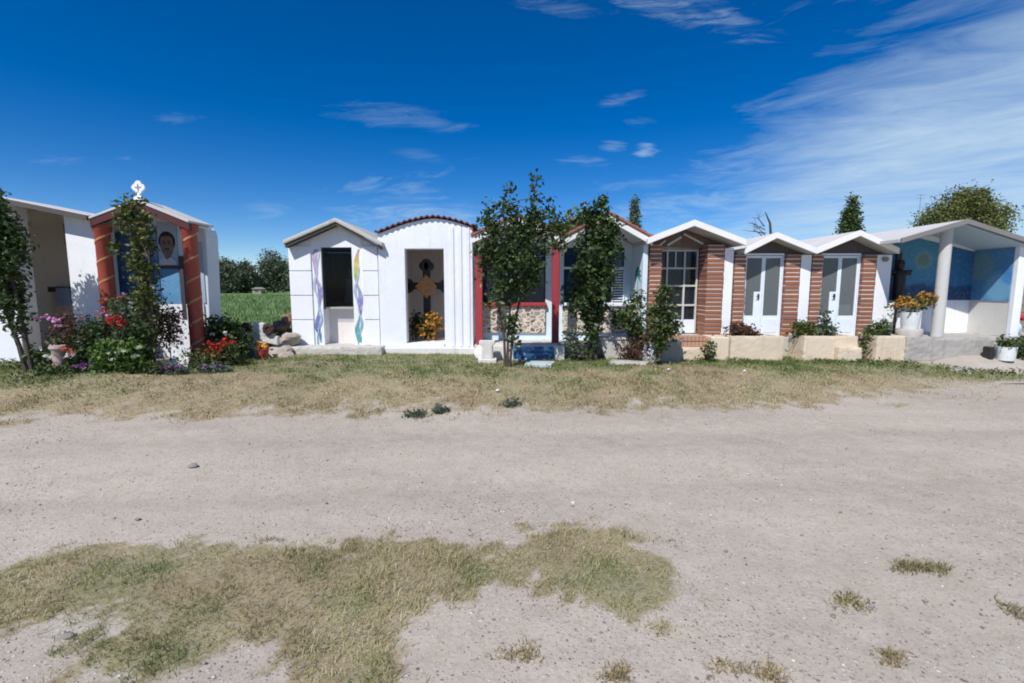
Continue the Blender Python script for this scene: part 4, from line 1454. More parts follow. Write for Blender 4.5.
# ------------------------------------------------------------------ planters and small masonry
SOIL = m_plain('soil', (.09, .065, .045), .95, .3, 30, bump=.6)
def planter(name, label, group, xa, xb, yf, yb, zt, notch=None):
    """low tan box: four walls round a bed of soil"""
    T_ = thing(name, label, 'planter', ((xa + xb) / 2, (yf + yb) / 2, .2), group)
    mb_ = MB()
    wl = .09
    mb_.prism([(xa, yf), (xb, yf), (xb, yb), (xa, yb)], .12, zt, [[(xa + wl, yf + wl), (xb - wl, yf + wl), (xb - wl, yb - wl), (xa + wl, yb - wl)]], axis='z')
    if notch:
        mb_.box(notch, xb - .002, yf - .13, yf, .12, zt - .20)
    roughen(mb_.build('box_wall', TAN, T_), 6, .016, xa)
    MB().box(xa + wl, xb - wl, yf + wl, yb - wl, .14, zt - .06).build('soil', SOIL, T_)
    return T_
G_PL = 'tan planters before the brick-striped chapels'
planter('planter_box', 'tan planter box below the left pair of glass doors, with a dark red low bush', G_PL, 4.10, 5.10, 8.93, 9.46, .68)
planter('planter_box', 'tan planter box with a stepped lower block at its right, below the end chapel doors', G_PL, 5.48, 6.50, 8.95, 9.46, .68, 6.05)
planter('planter_box', 'tan planter box next to the grey pavilion platform', G_PL, 6.86, 7.41, 8.97, 9.46, .68)
T = thing('brick_step', 'tan front step topped with pinkish brick paving below the grid window', 'step', (3.55, 9.1, .2))
MB().box(3.02, 3.75, 9.06, 9.46, .12, .44).build('lower_step', TAN, T)
roughen(bpy.data.objects['lower_step'], 6, .016, 5)
mb = MB()
rg_ = random.Random(9)
for k in range(9):
    for r_ in range(2):
        x = 3.10 + k * .075
        mb.box(x, x + .068, 9.22 + rg_.uniform(0, .008), 9.462, .445 + r_ * .11, .445 + r_ * .11 + .098)
mb.build('brick_course', m_stucco('pinkish_brick', (.42, .24, .17), dirt=(.55, .42, .34), amt=.6, scale=5), T, bevel=.006)
tag(MB().prism([(3.76, 9.0), (4.08, 8.94), (4.08, 9.46), (3.76, 9.46)], .12, .66, axis='z').build('tan_block', TAN, None, (3.9, 9.2, .12), bevel=.02), 'tan plastered block wedged between the brick step and the first planter box', 'block')
# round grey planter with a scrap of white paint
T = thing('round_planter', 'grey round-fronted concrete planter with a patch of flaking white paint', 'planter', (2.72, 8.95, .2))
mb = MB()
arc = [(2.78 + .42 * math.cos(R(180 + a)), 9.05 + .42 * math.sin(R(180 + a))) for a in range(0, 181, 15)]
inn = [(2.78 + .34 * math.cos(R(180 + a)), 9.05 + .34 * math.sin(R(180 + a))) for a in range(0, 181, 15)]
mb.prism(arc + [(3.2, 9.45), (2.36, 9.45)], .1, .60, [inn + [(3.12, 9.38), (2.44, 9.38)]], axis='z')
mb.build('round_wall', m_stucco('grey_concrete', (.30, .285, .26), dirt=(.55, .53, .5), amt=.5, bump=.6), T, bevel=.012)
mb = MB()
mb.box(2.45, 3.11, 9.1, 9.37, .12, .54)
mb.lathe((2.78, 9.05), [(.335, .12), (.335, .54)], 20)
mb.build('soil', SOIL, T)
vs, fs = [], []
prof = [(205, .42, .50), (212, .38, .53), (222, .36, .55), (232, .40, .52), (240, .47, .51), (236, .30, .42)]
pts = []
for i in range(13):
    a = R(200 + i * 5)
    h0 = .30 + .16 * abs(math.sin(i * 1.1))
    h1 = h0 + .06 + .07 * abs(math.cos(i * .9))
    vs += [(2.78 + .424 * math.cos(a), 9.05 + .424 * math.sin(a), h0 - .06), (2.78 + .424 * math.cos(a), 9.05 + .424 * math.sin(a), h1)]
for i in range(12):
    fs.append((2 * i, 2 * i + 2, 2 * i + 3, 2 * i + 1))
MB().add(vs, fs).build('white_paint_patch', WHITE, T)

# blue painted tomb and white plinth under the mosaic wall
T = thing('blue_tomb', 'low white tomb with a worn dark blue painted front, below the crimson rail', 'tomb', (.4, 9.1, .2))
MB().box(-.35, 1.0, 9.02, 9.44, .12, .50).build('tomb_body', STONEW, T, bevel=.02)
MB().box(.02, .80, 8.985, 9.019, .19, .475).build('blue_front', PAINTBLUE, T, bevel=.008)
T = thing('headstone_block', 'small white stepped grave marker beside the red post', 'grave marker', (-.45, 8.75, .2))
mb = MB()
mb.box(-.62, -.28, 8.6, 8.9, .12, .30)
mb.build('lower_block', STONEW, T, bevel=.02)
mb = MB()
mb.prism([(-.56, .30), (-.34, .30), (-.36, .52), (-.31, .56), (-.31, .62), (-.60, .62), (-.60, .56), (-.54, .52)], 8.66, 8.86)
mb.build('upper_block', STONEW, T, bevel=.015)
mb = MB()
mb.rock((-.52, 9.08, .34), (.22, .14, .18), 0, 3)
tag(mb.build('white_boulder', STONEW, None, (-.5, 9.05, .2)), 'whitish rough boulder just behind the small white grave marker', 'boulder')
tag(MB().prism([(.22, 8.28), (.68, 8.20), (.78, 8.55), (.26, 8.62)], .14, .27, axis='z').build('ground_slab', m_stucco('bluish_slab', (.44, .52, .54), amt=.5), None, (.45, 8.4, .14), bevel=.015), 'pale blue-grey slab lying in the grass before the blue tomb', 'slab')
tag(MB().prism([(1.72, 8.52), (2.36, 8.36), (2.50, 8.60), (1.86, 8.85)], .14, .26, axis='z').build('ground_slab', CONC_L, None, (2.1, 8.6, .14), bevel=.015), 'pale concrete slab lying in the grass before the white tub', 'slab')
T = thing('concrete_tub', 'pale tapered concrete tub standing below the mosaic wall beside the dark column tree', 'tub', (1.95, 9.2, .2))
mb = MB()
mb.prism([(1.66, .60), (2.26, .60), (2.14, .16), (1.82, .16)], 9.05, 9.40)
mb.build('tub_wall', CONC_L, T, bevel=.02)
MB().box(1.64, 2.28, 9.03, 9.42, .60, .645).build('rim', CONC_L, T, bevel=.012)

# rubble between the two groups of chapels
G_R = 'rubble heaped beside the block chapel'
L_R = 'rough pale rubble stone in the heap beside the white block chapel'
rg_ = random.Random(31)
spots = [(-4.95, 9.5, .30, .24), (-5.25, 9.55, .26, .16), (-4.78, 9.35, .24, .15), (-5.05, 9.30, .22, .13), (-4.92, 9.75, .52, .22), (-5.2, 9.85, .48, .15), (-4.8, 9.7, .60, .15), (-5.42, 9.65, .28, .12), (-4.72, 9.2, .22, .10), (-5.3, 9.25, .22, .09)]
spots = [(x + .33, y, z, r) for x, y, z, r in spots]
for i, (x, y, z, r) in enumerate(spots):
    o = MB().rock((x, y, z), (r * 1.2, r, r * .75), 0, 60 + i).build('rubble_stone', [ROCK, ROCK, ROCK][i % 3], None, (x, y, z - r * .6))
    tag(o, L_R, 'rubble stone', G_R)
for i in range(12):
    x, y = -5.30 + .07 * i + rg_.uniform(-.03, .03), 10.25 + rg_.uniform(-.15, .3)
    z = .72 + rg_.uniform(-.10, .10) + .02 * i
    o = MB().rock((x, y, z), (.14, .12, .10), 0, 90 + i).build('broken_brick', ROCKD, None, (x, y, z - .08))
    tag(o, 'reddish brown broken brick on top of the earth heap behind the pale rubble', 'broken brick', 'broken bricks behind the rubble')
mb = MB()
mb.rock((-4.95, 10.45, .25), (.62, .45, .48), 0, 5, 3)
tag(mb.build('earth_heap', m_stucco('brown_earth', (.17, .11, .075), amt=.6, bump=1, scale=5), None, (-5.1, 10.35, .2)), 'brown earth heap under the broken bricks', 'earth heap')
# white grave cross with dark wreaths
T = thing('grave_cross', 'low white grave cross with two dark round wreaths, leaning among rubble by the field', 'cross', (-4.95, 9.35, .2))
mb = MB()
mb.prism([(-5.05, .2), (-4.85, .2), (-4.84, .52), (-4.58, .46), (-4.56, .64), (-4.82, .70), (-4.82, .90), (-5.04, .92), (-5.05, .72), (-5.30, .66), (-5.30, .48), (-5.06, .52)], 9.30, 9.40)
mb.build('cross_body', STONEW, T, bevel=.02)
for wx, wz in ((-5.16, .80), (-4.72, .78)):
    mb = MB()
    for k in range(16):
        th = k * .393
        mb.rock((wx + .075 * math.cos(th), 9.26, wz + .075 * math.sin(th)), (.05, .035, .05), 0, k, 1)
    mb.rock((wx, 9.27, wz), (.06, .03, .06), 0, 3, 1)
    mb.build('wreath', m_plain('withered_wreath', (.05, .025, .02), .9), T)
T = thing('flower_pot', 'small red pot with yellow flowers standing before the white grave cross', 'pot', (-4.68, 8.95, .22))
MB().lathe((-4.68, 8.95), [(.07, .2), (.10, .42), (.11, .44), (.09, .44)], 14).build('pot', TERRA, T, smooth=True)
mb = MB()
for k in range(16):
    mb.rock((-4.70 + random.uniform(-.12, .1), 8.95 + random.uniform(-.07, .07), .50 + random.uniform(-.04, .07)), (.035, .035, .03), 0, k, 1)
mb.build('blossoms', m_plain('yellow_petals', (.65, .30, .03), .7, .3), T)
# pale plaque and stone pot in the left flower bed
T = thing('grave_plaque', 'small pale plaque leaning in the flower bed before the red column', 'plaque', (-5.45, 7.75, .25))
mb = MB()
mb.prism([(-.13, 0), (.13, 0), (.12, .17), (-.12, .18)], 0, .025)
o = mb.build('slab', STONEW, None, (0, 0, 0), bevel=.006)
o.parent = T
o.location = (0, 0, .06)
o.rotation_euler = (R(-28), R(6), R(14))
T = thing('stone_urn', 'stubby pinkish stone pillar pot among the pink flowers at the left', 'urn', (-7.0, 7.35, .25))
mb = MB()
mb.lathe((-7.0, 7.35), [(.105, .2), (.10, .32), (.085, .50), (.09, .62), (.12, .66), (.11, .70)], 14)
mb.build('pillar', PINKSTONE, T, smooth=True)

# white pots of the pavilion
T = thing('marigold_pot', 'white bucket of orange marigolds standing on a low plinth in the blue pavilion', 'flower pot', (7.62, 9.25, .66))
mb = MB()
mb.lathe((7.66, 9.22), [(.20, .66), (.215, .76), (.20, .80), (.14, .80)], 18)
mb.build('plinth', CONC_L, T, smooth=True)
mb = MB()
mb.lathe((7.66, 9.22), [(.13, .80), (.14, .82), (.16, 1.08), (.17, 1.12), (.155, 1.12)], 20)
mb.build('bucket', PLASTICW, T, smooth=True)
T = thing('white_bucket', 'white plastic bucket with a small plant, standing on the rough concrete apron', 'bucket', (9.06, 8.72, .26))
mb = MB()
mb.lathe((9.06, 8.72), [(.125, .26), (.13, .28), (.14, .46), (.15, .51), (.135, .51)], 20)
mb.build('bucket', PLASTICW, T, smooth=True)
tag(MB().box(8.79, 8.88, 8.74, 8.90, .27, .50).build('dark_box', IRON, None, (8.83, 8.8, .27), bevel=.02), 'small dark square box pressed against the left side of the white plastic bucket', 'pot')  # black box filling the dark strip left of the bucket
T = thing('wrapped_bouquet', 'bouquet in pale blue and red wrapping lying beyond the pavilion post', 'bouquet', (9.85, 9.2, .66))
mb = MB()
mb.rock((9.72, 9.25, .82), (.14, .12, .17), 0, 5)
mb.build('wrapping', m_plain('pale_blue_wrap', (.45, .55, .65), .35), T)
mb = MB()
for k in range(9):
    mb.rock((9.76 + random.uniform(-.12, .12), 9.22 + random.uniform(-.06, .06), .98 + random.uniform(-.03, .09)), (.05, .05, .04), 0, k, 1)
mb.build('blossoms', m_plain('red_petals', (.40, .02, .02), .6), T)
# small speaker-like round fittings on the chapel piers
tag(MB().prism(oval(7.36, 2.14, .05, .05), 9.555, 9.606).build('round_fitting', GREYSTONE, None, (7.36, 9.58, 2.14)), 'round grey fitting high on the white corner pier beside the blue pavilion', 'fitting')

# stones lying on the road
ST = [((193, 467), .035, 'dark stone lying alone on the left half of the road'), ((68, 638), .022, 'grey stone on the bare patch at the left edge of the foreground grass'),
      ((138, 519), .018, 'small dark stone near the front edge of the road, at the left'), ((672, 531 + 8), .014, 'small dark stone on the road just beyond the green end of the foreground grass')]
for k, ((u, v), r, lab) in enumerate(ST):
    x, y = on_ground(u, v)
    z = gz1(x, y)
    tag(MB().rock((x, y, z + r * .35), (r * 1.3, r, r * .7), 0, 200 + k).build('road_stone', GREYSTONE, None, (x, y, z)), lab, 'stone')
for k in range(26):
    x, y = on_ground(random.uniform(560, 1010), random.uniform(500, 660))
    r = random.uniform(.006, .013)
    if float(grass_mask(np.array([x]), np.array([y]))[0]) > .2:
        continue
    tag(MB().rock((x, y, gz1(x, y) + r * .4), (r * 1.4, r, r * .8), 0, 300 + k, 1).build('dark_pebble', GREYSTONE, None, (x, y, gz1(x, y))), 'dark pebble scattered on the pale gravel of the road', 'pebble', 'dark pebbles on the road')

for k, ((u, v), lab) in enumerate([((497, 389), 'white paper scrap on the straw verge in front of the bushy tree'), ((668, 374), 'white paper scrap on the verge in front of the round grey planter'), ((744, 375), 'small white scrap lying in the green grass before the first tan planter')]):
    x, y = on_ground(u, v, .15)
    z = gz1(x, y) + .03
    vs = [(x - .024, y - .02, z), (x + .03, y - .012, z + .009), (x + .024, y + .024, z + .018), (x - .018, y + .018, z + .003), (x, y, z + .018)]
    tag(MB().add(vs, [(0, 1, 4), (1, 2, 4), (2, 3, 4), (3, 0, 4)]).build('paper_scrap', PLASTICW, None, (x, y, z)), lab, 'litter')

# ------------------------------------------------------------------ plants
def leaf_cards(C, size, rg_, up=0.3, asp=0.5):
    """diamond leaves, folded along the middle: 4 points, 2 triangles"""
    n_ = len(C)
    a = rg_.normal(0, 1, (n_, 3))
    a[:, 2] = a[:, 2] * 0.8 + up * 0.5
    a /= np.linalg.norm(a, axis=1)[:, None]
    b = rg_.normal(0, 1, (n_, 3))
    b -= a * (a * b).sum(1)[:, None]
    b /= np.linalg.norm(b, axis=1)[:, None]
    c = np.cross(a, b)
    s = size * rg_.uniform(0.45, 1.5, n_)
    V = np.empty((n_, 4, 3))
    V[:, 0] = C - a * (s * .5)[:, None]
    V[:, 1] = C + b * (s * asp * .5)[:, None] + c * (s * .10)[:, None]
    V[:, 2] = C + a * (s * .5)[:, None]
    V[:, 3] = C - b * (s * asp * .5)[:, None] + c * (s * .10)[:, None]
    o = (np.arange(n_) * 4)[:, None]
    F = np.stack([o + [0, 1, 2], o + [0, 2, 3]], 1).reshape(-1, 3)
    return V.reshape(-1, 3), F


def blob_points(blobs, nclump, nleaf, rg_, sig=0.10, shell=0.45):
    """clump centres through the ellipsoids, leaves round each clump"""
    B = np.array([b[:6] for b in blobs], dtype=float)
    wgt = B[:, 3] * B[:, 4] * B[:, 5]
    wgt = wgt ** 0.62 / (wgt ** 0.62).sum()
    k = rg_.choice(len(B), nclump, p=wgt)
    d = rg_.normal(0, 1, (nclump, 3))
    d /= np.linalg.norm(d, axis=1)[:, None]
    r = rg_.random(nclump) ** shell
    C = B[k, :3] + d * r[:, None] * B[k, 3:6]
    per = rg_.integers(max(1, int(nleaf * .4)), int(nleaf * 1.6) + 1, nclump)
    idx = np.repeat(np.arange(nclump), per)
    L = C[idx] + rg_.normal(0, sig, (len(idx), 3))
    tone = rg_.random(nclump)
    return C, L, np.clip(0.55 * tone[idx] + 0.45 * rg_.random(len(idx)), 0, 1)


LEAF_DARK = m_leaf('dark_glossy_leaves', (.014, .028, .010), (.062, .104, .028), .42, .22, (.14, .19, .055))
LEAF_MID = m_leaf('mid_green_leaves', (.018, .035, .012), (.075, .115, .03), .5, .2, (.16, .2, .06))
LEAF_YEL = m_leaf('yellowish_leaves', (.025, .045, .012), (.10, .13, .03), .5, .25, (.34, .30, .08))
LEAF_GREY = m_leaf('greyish_leaves', (.03, .045, .03), (.12, .16, .10), .6, .2, (.25, .3, .2))
LEAF_BROWN = m_leaf('reddish_brown_leaves', (.04, .018, .012), (.12, .05, .03), .6, .2, (.12, .14, .04))
LEAF_FRESH = m_leaf('fresh_green_leaves', (.03, .07, .012), (.11, .20, .03), .5, .3, (.22, .30, .06))
LEAF_FAR = m_leaf('far_tree_leaves', (.06, .08, .052), (.135, .165, .10), .7, .2, (.11, .14, .05))  # greens lightened and greyed, so the distance haze is in the colour
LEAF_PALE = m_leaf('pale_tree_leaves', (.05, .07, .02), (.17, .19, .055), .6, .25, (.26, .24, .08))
def m_petal(name, c1, c2):
    return m_leaf(name, c1, c2, .6, .3)
P_PINK = m_petal('pink_petals', (.45, .14, .32), (.75, .40, .62))
P_RED = m_petal('scarlet_petals', (.28, .01, .01), (.60, .04, .03))
P_ORANGE = m_petal('coral_petals', (.45, .06, .03), (.62, .14, .07))
P_WHITE = m_petal('white_petals', (.6, .58, .55), (.85, .83, .8))
P_PURPLE = m_petal('purple_petals', (.18, .04, .22), (.42, .14, .45))
P_MARI = m_petal('marigold_petals', (.40, .17, .02), (.62, .34, .07))
P_YELLOW = m_petal('yellow_green_petals', (.35, .32, .08), (.62, .58, .25))


def plant(name, label, cat, base, blobs, leaf, nclump, nleaf, size, seed, sig=.07, stems=5, rad=.012, bark=BARK, flowers=None, group=None, asp=.5, trunk_pts=None, up=.3):
    """stems > crown > blossoms, base at the foot of the stem; blobs are measured from the base"""
    rg_ = np.random.default_rng(seed)
    T_ = thing(name, label, cat, base, group)
    bx, by, bz = base
    W = [(bx + b[0], by + b[1], bz + b[2], b[3], b[4], b[5]) for b in blobs]
    C, L, rnd = blob_points(W, nclump, nleaf, rg_, sig)
    L[:, 2] = np.maximum(L[:, 2], bz + .02)
    V, F = leaf_cards(L, size, rg_, up, asp)
    mb_ = MB()
    tp = trunk_pts or [[(0, 0, -.08), (0, 0, max(.1, W[0][2] - bz))]]
    for q in tp:
        n_ = len(q)
        mb_.tube([(bx + x, by + y, bz + z) for x, y, z in q], [rad * (1.15 - .65 * i / max(1, n_ - 1)) for i in range(n_)], 8)
    joints = [Vector((bx + x, by + y, bz + z)) for q in tp for x, y, z in q[1:]]
    pick = rg_.choice(len(C), min(stems, len(C)), replace=False)
    for i in pick:
        e = Vector(C[i])
        low = [j for j in joints if j.z < e.z + .05] or joints
        s = min(low, key=lambda j: (j - e).length)
        m_ = (s + e) / 2 + Vector((rg_.normal(0, .03), rg_.normal(0, .03), .04))
        mb_.tube([s, m_, e], [rad * .5, rad * .36, rad * .2], 5)
    mb_.build('trunk' if cat == 'tree' else 'stem', bark, T_, smooth=True)
    fast_mesh('crown' if cat == 'tree' else 'foliage', V, F, leaf, T_, rnd=np.repeat(rnd, 2))
    for (mat, nf, fs_, fb) in (flowers or []):
        if fb is None:
            sel = C[rg_.choice(len(C), min(nf, len(C)), replace=False)] + np.array([0, -.04, .05])
        else:
            WB = [(bx + b[0], by + b[1], bz + b[2], b[3], b[4], b[5]) for b in fb]
            sel = blob_points(WB, nf, 1, rg_, 0)[0]
        fs_ = fs_ * .78
        idx = np.repeat(np.arange(len(sel)), 14)
        FL = sel[idx] + rg_.normal(0, fs_ * .28, (len(idx), 3)) * [1, 1, .6]
        V, F = leaf_cards(FL, fs_ * .62, rg_, .2, .8)
        fast_mesh('blossoms', V, F, mat, T_, rnd=np.repeat(np.clip(rg_.random(len(FL)), 0, 1), 2))
    return T_


def G(x, y):
    return (x, y, gz1(x, y))


# trees of the row ------------------------------------------------------------------------
def spires(lst):
    return [(x + .25 * (x0_ - x) * (1 - i / 4), 0, zb + (zt - zb) * i / 4, .085 - .009 * i, .08 - .008 * i, (zt - zb) * .15) for (x, zb, zt, x0_) in lst for i in range(5)]


b0 = G(-.08, 8.22)
plant('bushy_tree', 'dark multi-stemmed tree with spiky upright shoots, in front of the crimson-railed chapel', 'tree', b0,
      [(.02, 0, 1.75, .58, .42, .42), (-.22, 0, 2.15, .32, .3, .35), (.32, 0, 2.15, .40, .32, .36), (.05, 0, 1.35, .46, .36, .30), (.28, 0, 1.62, .42, .3, .3), (-.32, 0, 1.9, .22, .2, .3),
       (.1, 0, 2.42, .5, .2, .16), (-.08, 0, 2.62, .09, .09, .32), (.45, 0, 2.75, .10, .10, .40), (.62, 0, 2.5, .16, .14, .26), (-.30, 0, 2.52, .10, .1, .22), (.20, 0, 2.55, .16, .12, .26), (.82, 0, 2.35, .12, .1, .2), (-.02, 0, .85, .15, .13, .35), (.12, 0, .6, .12, .1, .3)] + spires([(-.20, 2.0, 2.85, 0), (.03, 2.1, 2.95, 0), (.47, 2.0, 3.1, .2), (.74, 2.0, 2.85, .4), (1.0, 1.9, 2.5, .5), (-.42, 1.8, 2.45, -.2)]),
      LEAF_DARK, 500, 11, .082, 11, .06, 60, .022, BARKD,
      trunk_pts=[[(0, 0, -.1), (.01, 0, .5), (.05, .02, 1.1), (.02, .02, 1.7), (-.08, 0, 2.7)], [(.03, 0, -.1), (.10, -.01, .6), (.22, 0, 1.2), (.40, 0, 2.0), (.46, 0, 3.0)], [(-.03, 0, -.1), (-.06, 0, .6), (-.2, 0, 1.3), (-.30, 0, 2.5)]], asp=.55)
b0 = G(1.48, 8.9)
plant('column_tree', 'dense dark glossy column-shaped tree in front of the clay-tiled chapel', 'tree', b0,
      [(.02, 0, 2.05, .40, .36, .42), (.12, 0, 2.35, .32, .3, .35), (.0, 0, 1.45, .52, .42, .40), (-.08, 0, 1.15, .46, .40, .32), (.06, 0, 1.75, .46, .38, .35), (.12, 0, 2.68, .13, .12, .24), (.0, 0, .75, .19, .2, .38), (.33, 0, 2.35, .2, .15, .2), (.0, 0, .4, .09, .1, .3), (-.08, 0, 2.62, .10, .1, .16)] + spires([(.16, 2.3, 2.98, .1), (-.14, 2.2, 2.78, 0), (.34, 2.1, 2.62, .2)]),
      LEAF_DARK, 470, 12, .095, 12, .06, 30, .045, BARKD, trunk_pts=[[(0, 0, -.1), (.02, 0, .6), (0, 0, 1.3), (.05, 0, 2.3)], [(.07, .02, -.1), (.1, 0, .5), (.14, 0, 1.2)]], asp=.6)
b0 = G(-7.62, 7.35)
plant('leaning_tree', 'slim dark leaning tree on two bare stems at the left edge, before the leftmost shrine', 'tree', b0,
      [(-.40, 0, 2.1, .58, .4, .5), (-.30, 0, 2.55, .34, .25, .26), (.0, 0, 2.2, .2, .2, .25), (-.1, 0, 1.7, .42, .3, .34), (-.45, 0, 1.5, .3, .25, .3), (-.05, 0, 1.25, .22, .2, .4), (.0, 0, .85, .14, .12, .4), (.15, 0, 1.95, .16, .15, .2), (-.65, 0, 1.75, .3, .25, .4)],
      LEAF_DARK, 520, 15, .08, 13, .06, 40, .032, BARKD, trunk_pts=[[(.10, 0, -.1), (.02, 0, .4), (-.12, 0, .95), (-.2, 0, 1.6), (-.3, 0, 2.2)], [(.16, .03, -.1), (.12, 0, .6), (.05, 0, 1.3), (-.05, 0, 1.9)]], asp=.55)
b0 = G(-5.92, 7.72)
plant('climbing_bush', 'tall ragged bush dotted with yellowish flowers, before the blue shrine with red columns', 'bush', b0,
      [(-.06, 0, 2.4, .25, .22, .26), (-.03, 0, 2.62, .14, .13, .2), (.0, 0, 2.0, .20, .2, .38), (.04, 0, 1.6, .20, .2, .35), (.10, 0, 1.25, .22, .2, .28), (.12, 0, 2.05, .12, .12, .25), (.06, 0, .85, .18, .18, .35), (-.36, 0, 1.95, .12, .1, .10)],
      LEAF_YEL, 270, 10, .072, 14, .045, 40, .022, BARK, flowers=[(P_YELLOW, 26, .06, None)], trunk_pts=[[(0, 0, -.1), (.02, 0, .6), (.05, 0, 1.3), (0, 0, 2.5)], [(.05, .02, -.1), (.12, 0, .7), (.16, 0, 1.8)]], asp=.5)
b0 = G(2.55, 8.42)
plant('sapling', 'slim leafy sapling growing before the white grid window', 'tree', b0,
      [(.08, 0, 1.05, .20, .18, .35), (.10, 0, .68, .26, .22, .28), (-.05, 0, .85, .18, .15, .2), (.10, 0, 1.3, .12, .1, .16), (.28, 0, .7, .14, .1, .14), (.04, 0, .38, .13, .12, .25)],
      LEAF_MID, 190, 10, .075, 15, .05, 30, .024, BARKD, trunk_pts=[[(0, 0, -.1), (.03, 0, .4), (.08, 0, 1.2)], [(.05, 0, -.1), (.12, 0, .5), (.2, 0, .8)]], asp=.5)
b0 = G(2.22, 9.0)
plant('rose_bush', 'tall thin rose bush with pale dried heads, beside the painted palm wall', 'bush', b0,
      [(.08, 0, 1.0, .17, .14, .28), (-.05, 0, .75, .25, .2, .25), (.15, 0, .6, .2, .16, .2), (.16, 0, 1.22, .1, .1, .14), (-.2, 0, .85, .14, .1, .14)],
      LEAF_MID, 160, 9, .075, 16, .05, 24, .014, BARK, flowers=[(P_YELLOW, 6, .07, [(-.02, -.15, .85, .2, .05, .25)])], trunk_pts=[[(0, 0, -.1), (0, 0, .4), (.08, 0, 1.1)], [(.1, 0, -.1), (.14, 0, .6)]])
b0 = G(2.30, 8.82)
plant('withered_bush', 'low brown twiggy bush between the white tub and the grey round planter', 'bush', b0, [(0, 0, .22, .36, .2, .22), (.18, 0, .3, .2, .15, .2)], LEAF_BROWN, 110, 8, .06, 17, .05, 40, .010)
plant('small_bush', 'small pale green bush at the foot of the mosaic wall, left of the column tree', 'bush', G(1.10, 8.95), [(0, 0, .42, .20, .16, .22), (.1, 0, .2, .18, .14, .18)], LEAF_GREY, 70, 8, .07, 18, .05, 14, .009)

# flower bed at the left ------------------------------------------------------------------
BED = [
    ('flowering_shrub', 'dark shrub with lilac pink flowers over the pinkish stone pot', (-7.0, 7.62), [(0, 0, .62, .36, .25, .25), (.15, 0, .4, .3, .25, .25)], LEAF_BROWN, 120, .07, [(P_PINK, 6, .10, [(-.05, -.22, .82, .32, .05, .10)])]),
    ('grey_green_shrub', 'grey-green feathery shrub beside the white pier of the leftmost shrine', (-6.35, 7.75), [(0, 0, .55, .40, .28, .38), (.15, 0, .9, .25, .2, .2), (-.2, 0, .35, .3, .2, .25)], LEAF_GREY, 200, .075, [(P_WHITE, 5, .08, [(.2, -.25, .35, .3, .05, .2)]), (P_PINK, 4, .07, [(0, -.2, .95, .2, .05, .15)])]),
    ('coral_rose_bush', 'tall rose bush with coral flowers before the left red column', (-6.45, 8.05), [(-.1, 0, .8, .25, .2, .4), (.1, 0, 1.0, .22, .2, .25)], LEAF_MID, 130, .07, [(P_ORANGE, 10, .08, [(-.2, -.2, .98, .16, .05, .35), (-.1, -.2, 1.12, .2, .05, .14)])]),
    ('scarlet_flower_bush', 'low bush with scarlet flowers at the foot of the tall ragged bush', (-5.95, 7.5), [(-.05, 0, .35, .30, .25, .30), (.1, 0, .55, .22, .2, .25)], LEAF_MID, 120, .09, [(P_RED, 11, .09, [(-.12, -.2, .80, .16, .05, .24)]), (P_WHITE, 9, .08, [(.1, -.25, .4, .3, .05, .28)])]),
    ('broadleaf_bush', 'fresh green broad-leaved bush at the front of the flower bed', (-6.05, 7.28), [(-.1, 0, .25, .30, .2, .22), (.18, 0, .25, .2, .18, .22)], LEAF_FRESH, 110, .10, [(P_WHITE, 4, .07, [(.1, -.2, .3, .3, .05, .15)])]),
    ('red_brown_shrub', 'reddish brown shrub between the tall ragged bush and the right red column', (-5.78, 8.05), [(0, 0, .5, .24, .2, .35), (.05, 0, .85, .16, .16, .2)], LEAF_BROWN, 130, .065, None),
    ('pale_flower_shrub', 'dark shrub carrying pale pink flower heads below the blue mural', (-6.12, 8.15), [(0, 0, 1.0, .26, .2, .34), (-.1, 0, .65, .3, .2, .35)], LEAF_MID, 150, .07, [(P_PINK, 6, .07, [(0, -.2, 1.22, .28, .05, .14)]), (P_WHITE, 5, .06, [(-.1, -.2, 1.0, .28, .05, .25)])]),
    ('round_sage_bush', 'low rounded sage-green bush at the foot of the right red column', (-5.15, 7.95), [(0, 0, .16, .42, .26, .17)], LEAF_YEL, 130, .05, None),
    ('red_geranium', 'vivid red geranium at the foot of the right red column', (-4.98, 8.2), [(0, 0, .24, .24, .2, .2), (.15, 0, .2, .2, .2, .18)], LEAF_MID, 80, .08, [(P_RED, 20, .10, [(0, -.2, .34, .24, .05, .20), (.2, -.18, .42, .12, .05, .1)])]),
    ('dark_laurel_bush', 'large dark green bush right of the shrine with red columns', (-5.22, 8.75), [(-.1, 0, .46, .36, .3, .36), (.18, 0, .36, .24, .25, .28), (-.22, 0, .56, .2, .2, .22)], LEAF_DARK, 260, .10, [(P_WHITE, 3, .07, [(.0, -.32, .55, .25, .05, .2)])]),
    ('dark_grave_bush', 'dark leafy bush beside the white grave cross', (-5.32, 9.35), [(0, 0, .38, .20, .2, .34)], LEAF_DARK, 100, .09, None),
    ('low_left_bush', 'low brownish bush with cream flowers at the foot of the leaning tree', (-7.35, 7.55), [(0, 0, .18, .40, .25, .2), (.3, 0, .3, .3, .2, .25)], LEAF_MID, 150, .075, [(P_WHITE, 7, .09, [(.3, -.2, .32, .32, .05, .12)])]),
    ('shade_shrub', 'dark shrub with a peach flower, right of the pinkish stone pot', (-6.7, 7.5), [(0, 0, .3, .32, .25, .28), (.1, 0, .6, .25, .2, .25)], LEAF_DARK, 160, .075, [(P_ORANGE, 2, .10, [(-.05, -.26, .36, .10, .03, .06)]), (P_WHITE, 3, .09, [(.05, -.27, .25, .15, .03, .08)])]),
]
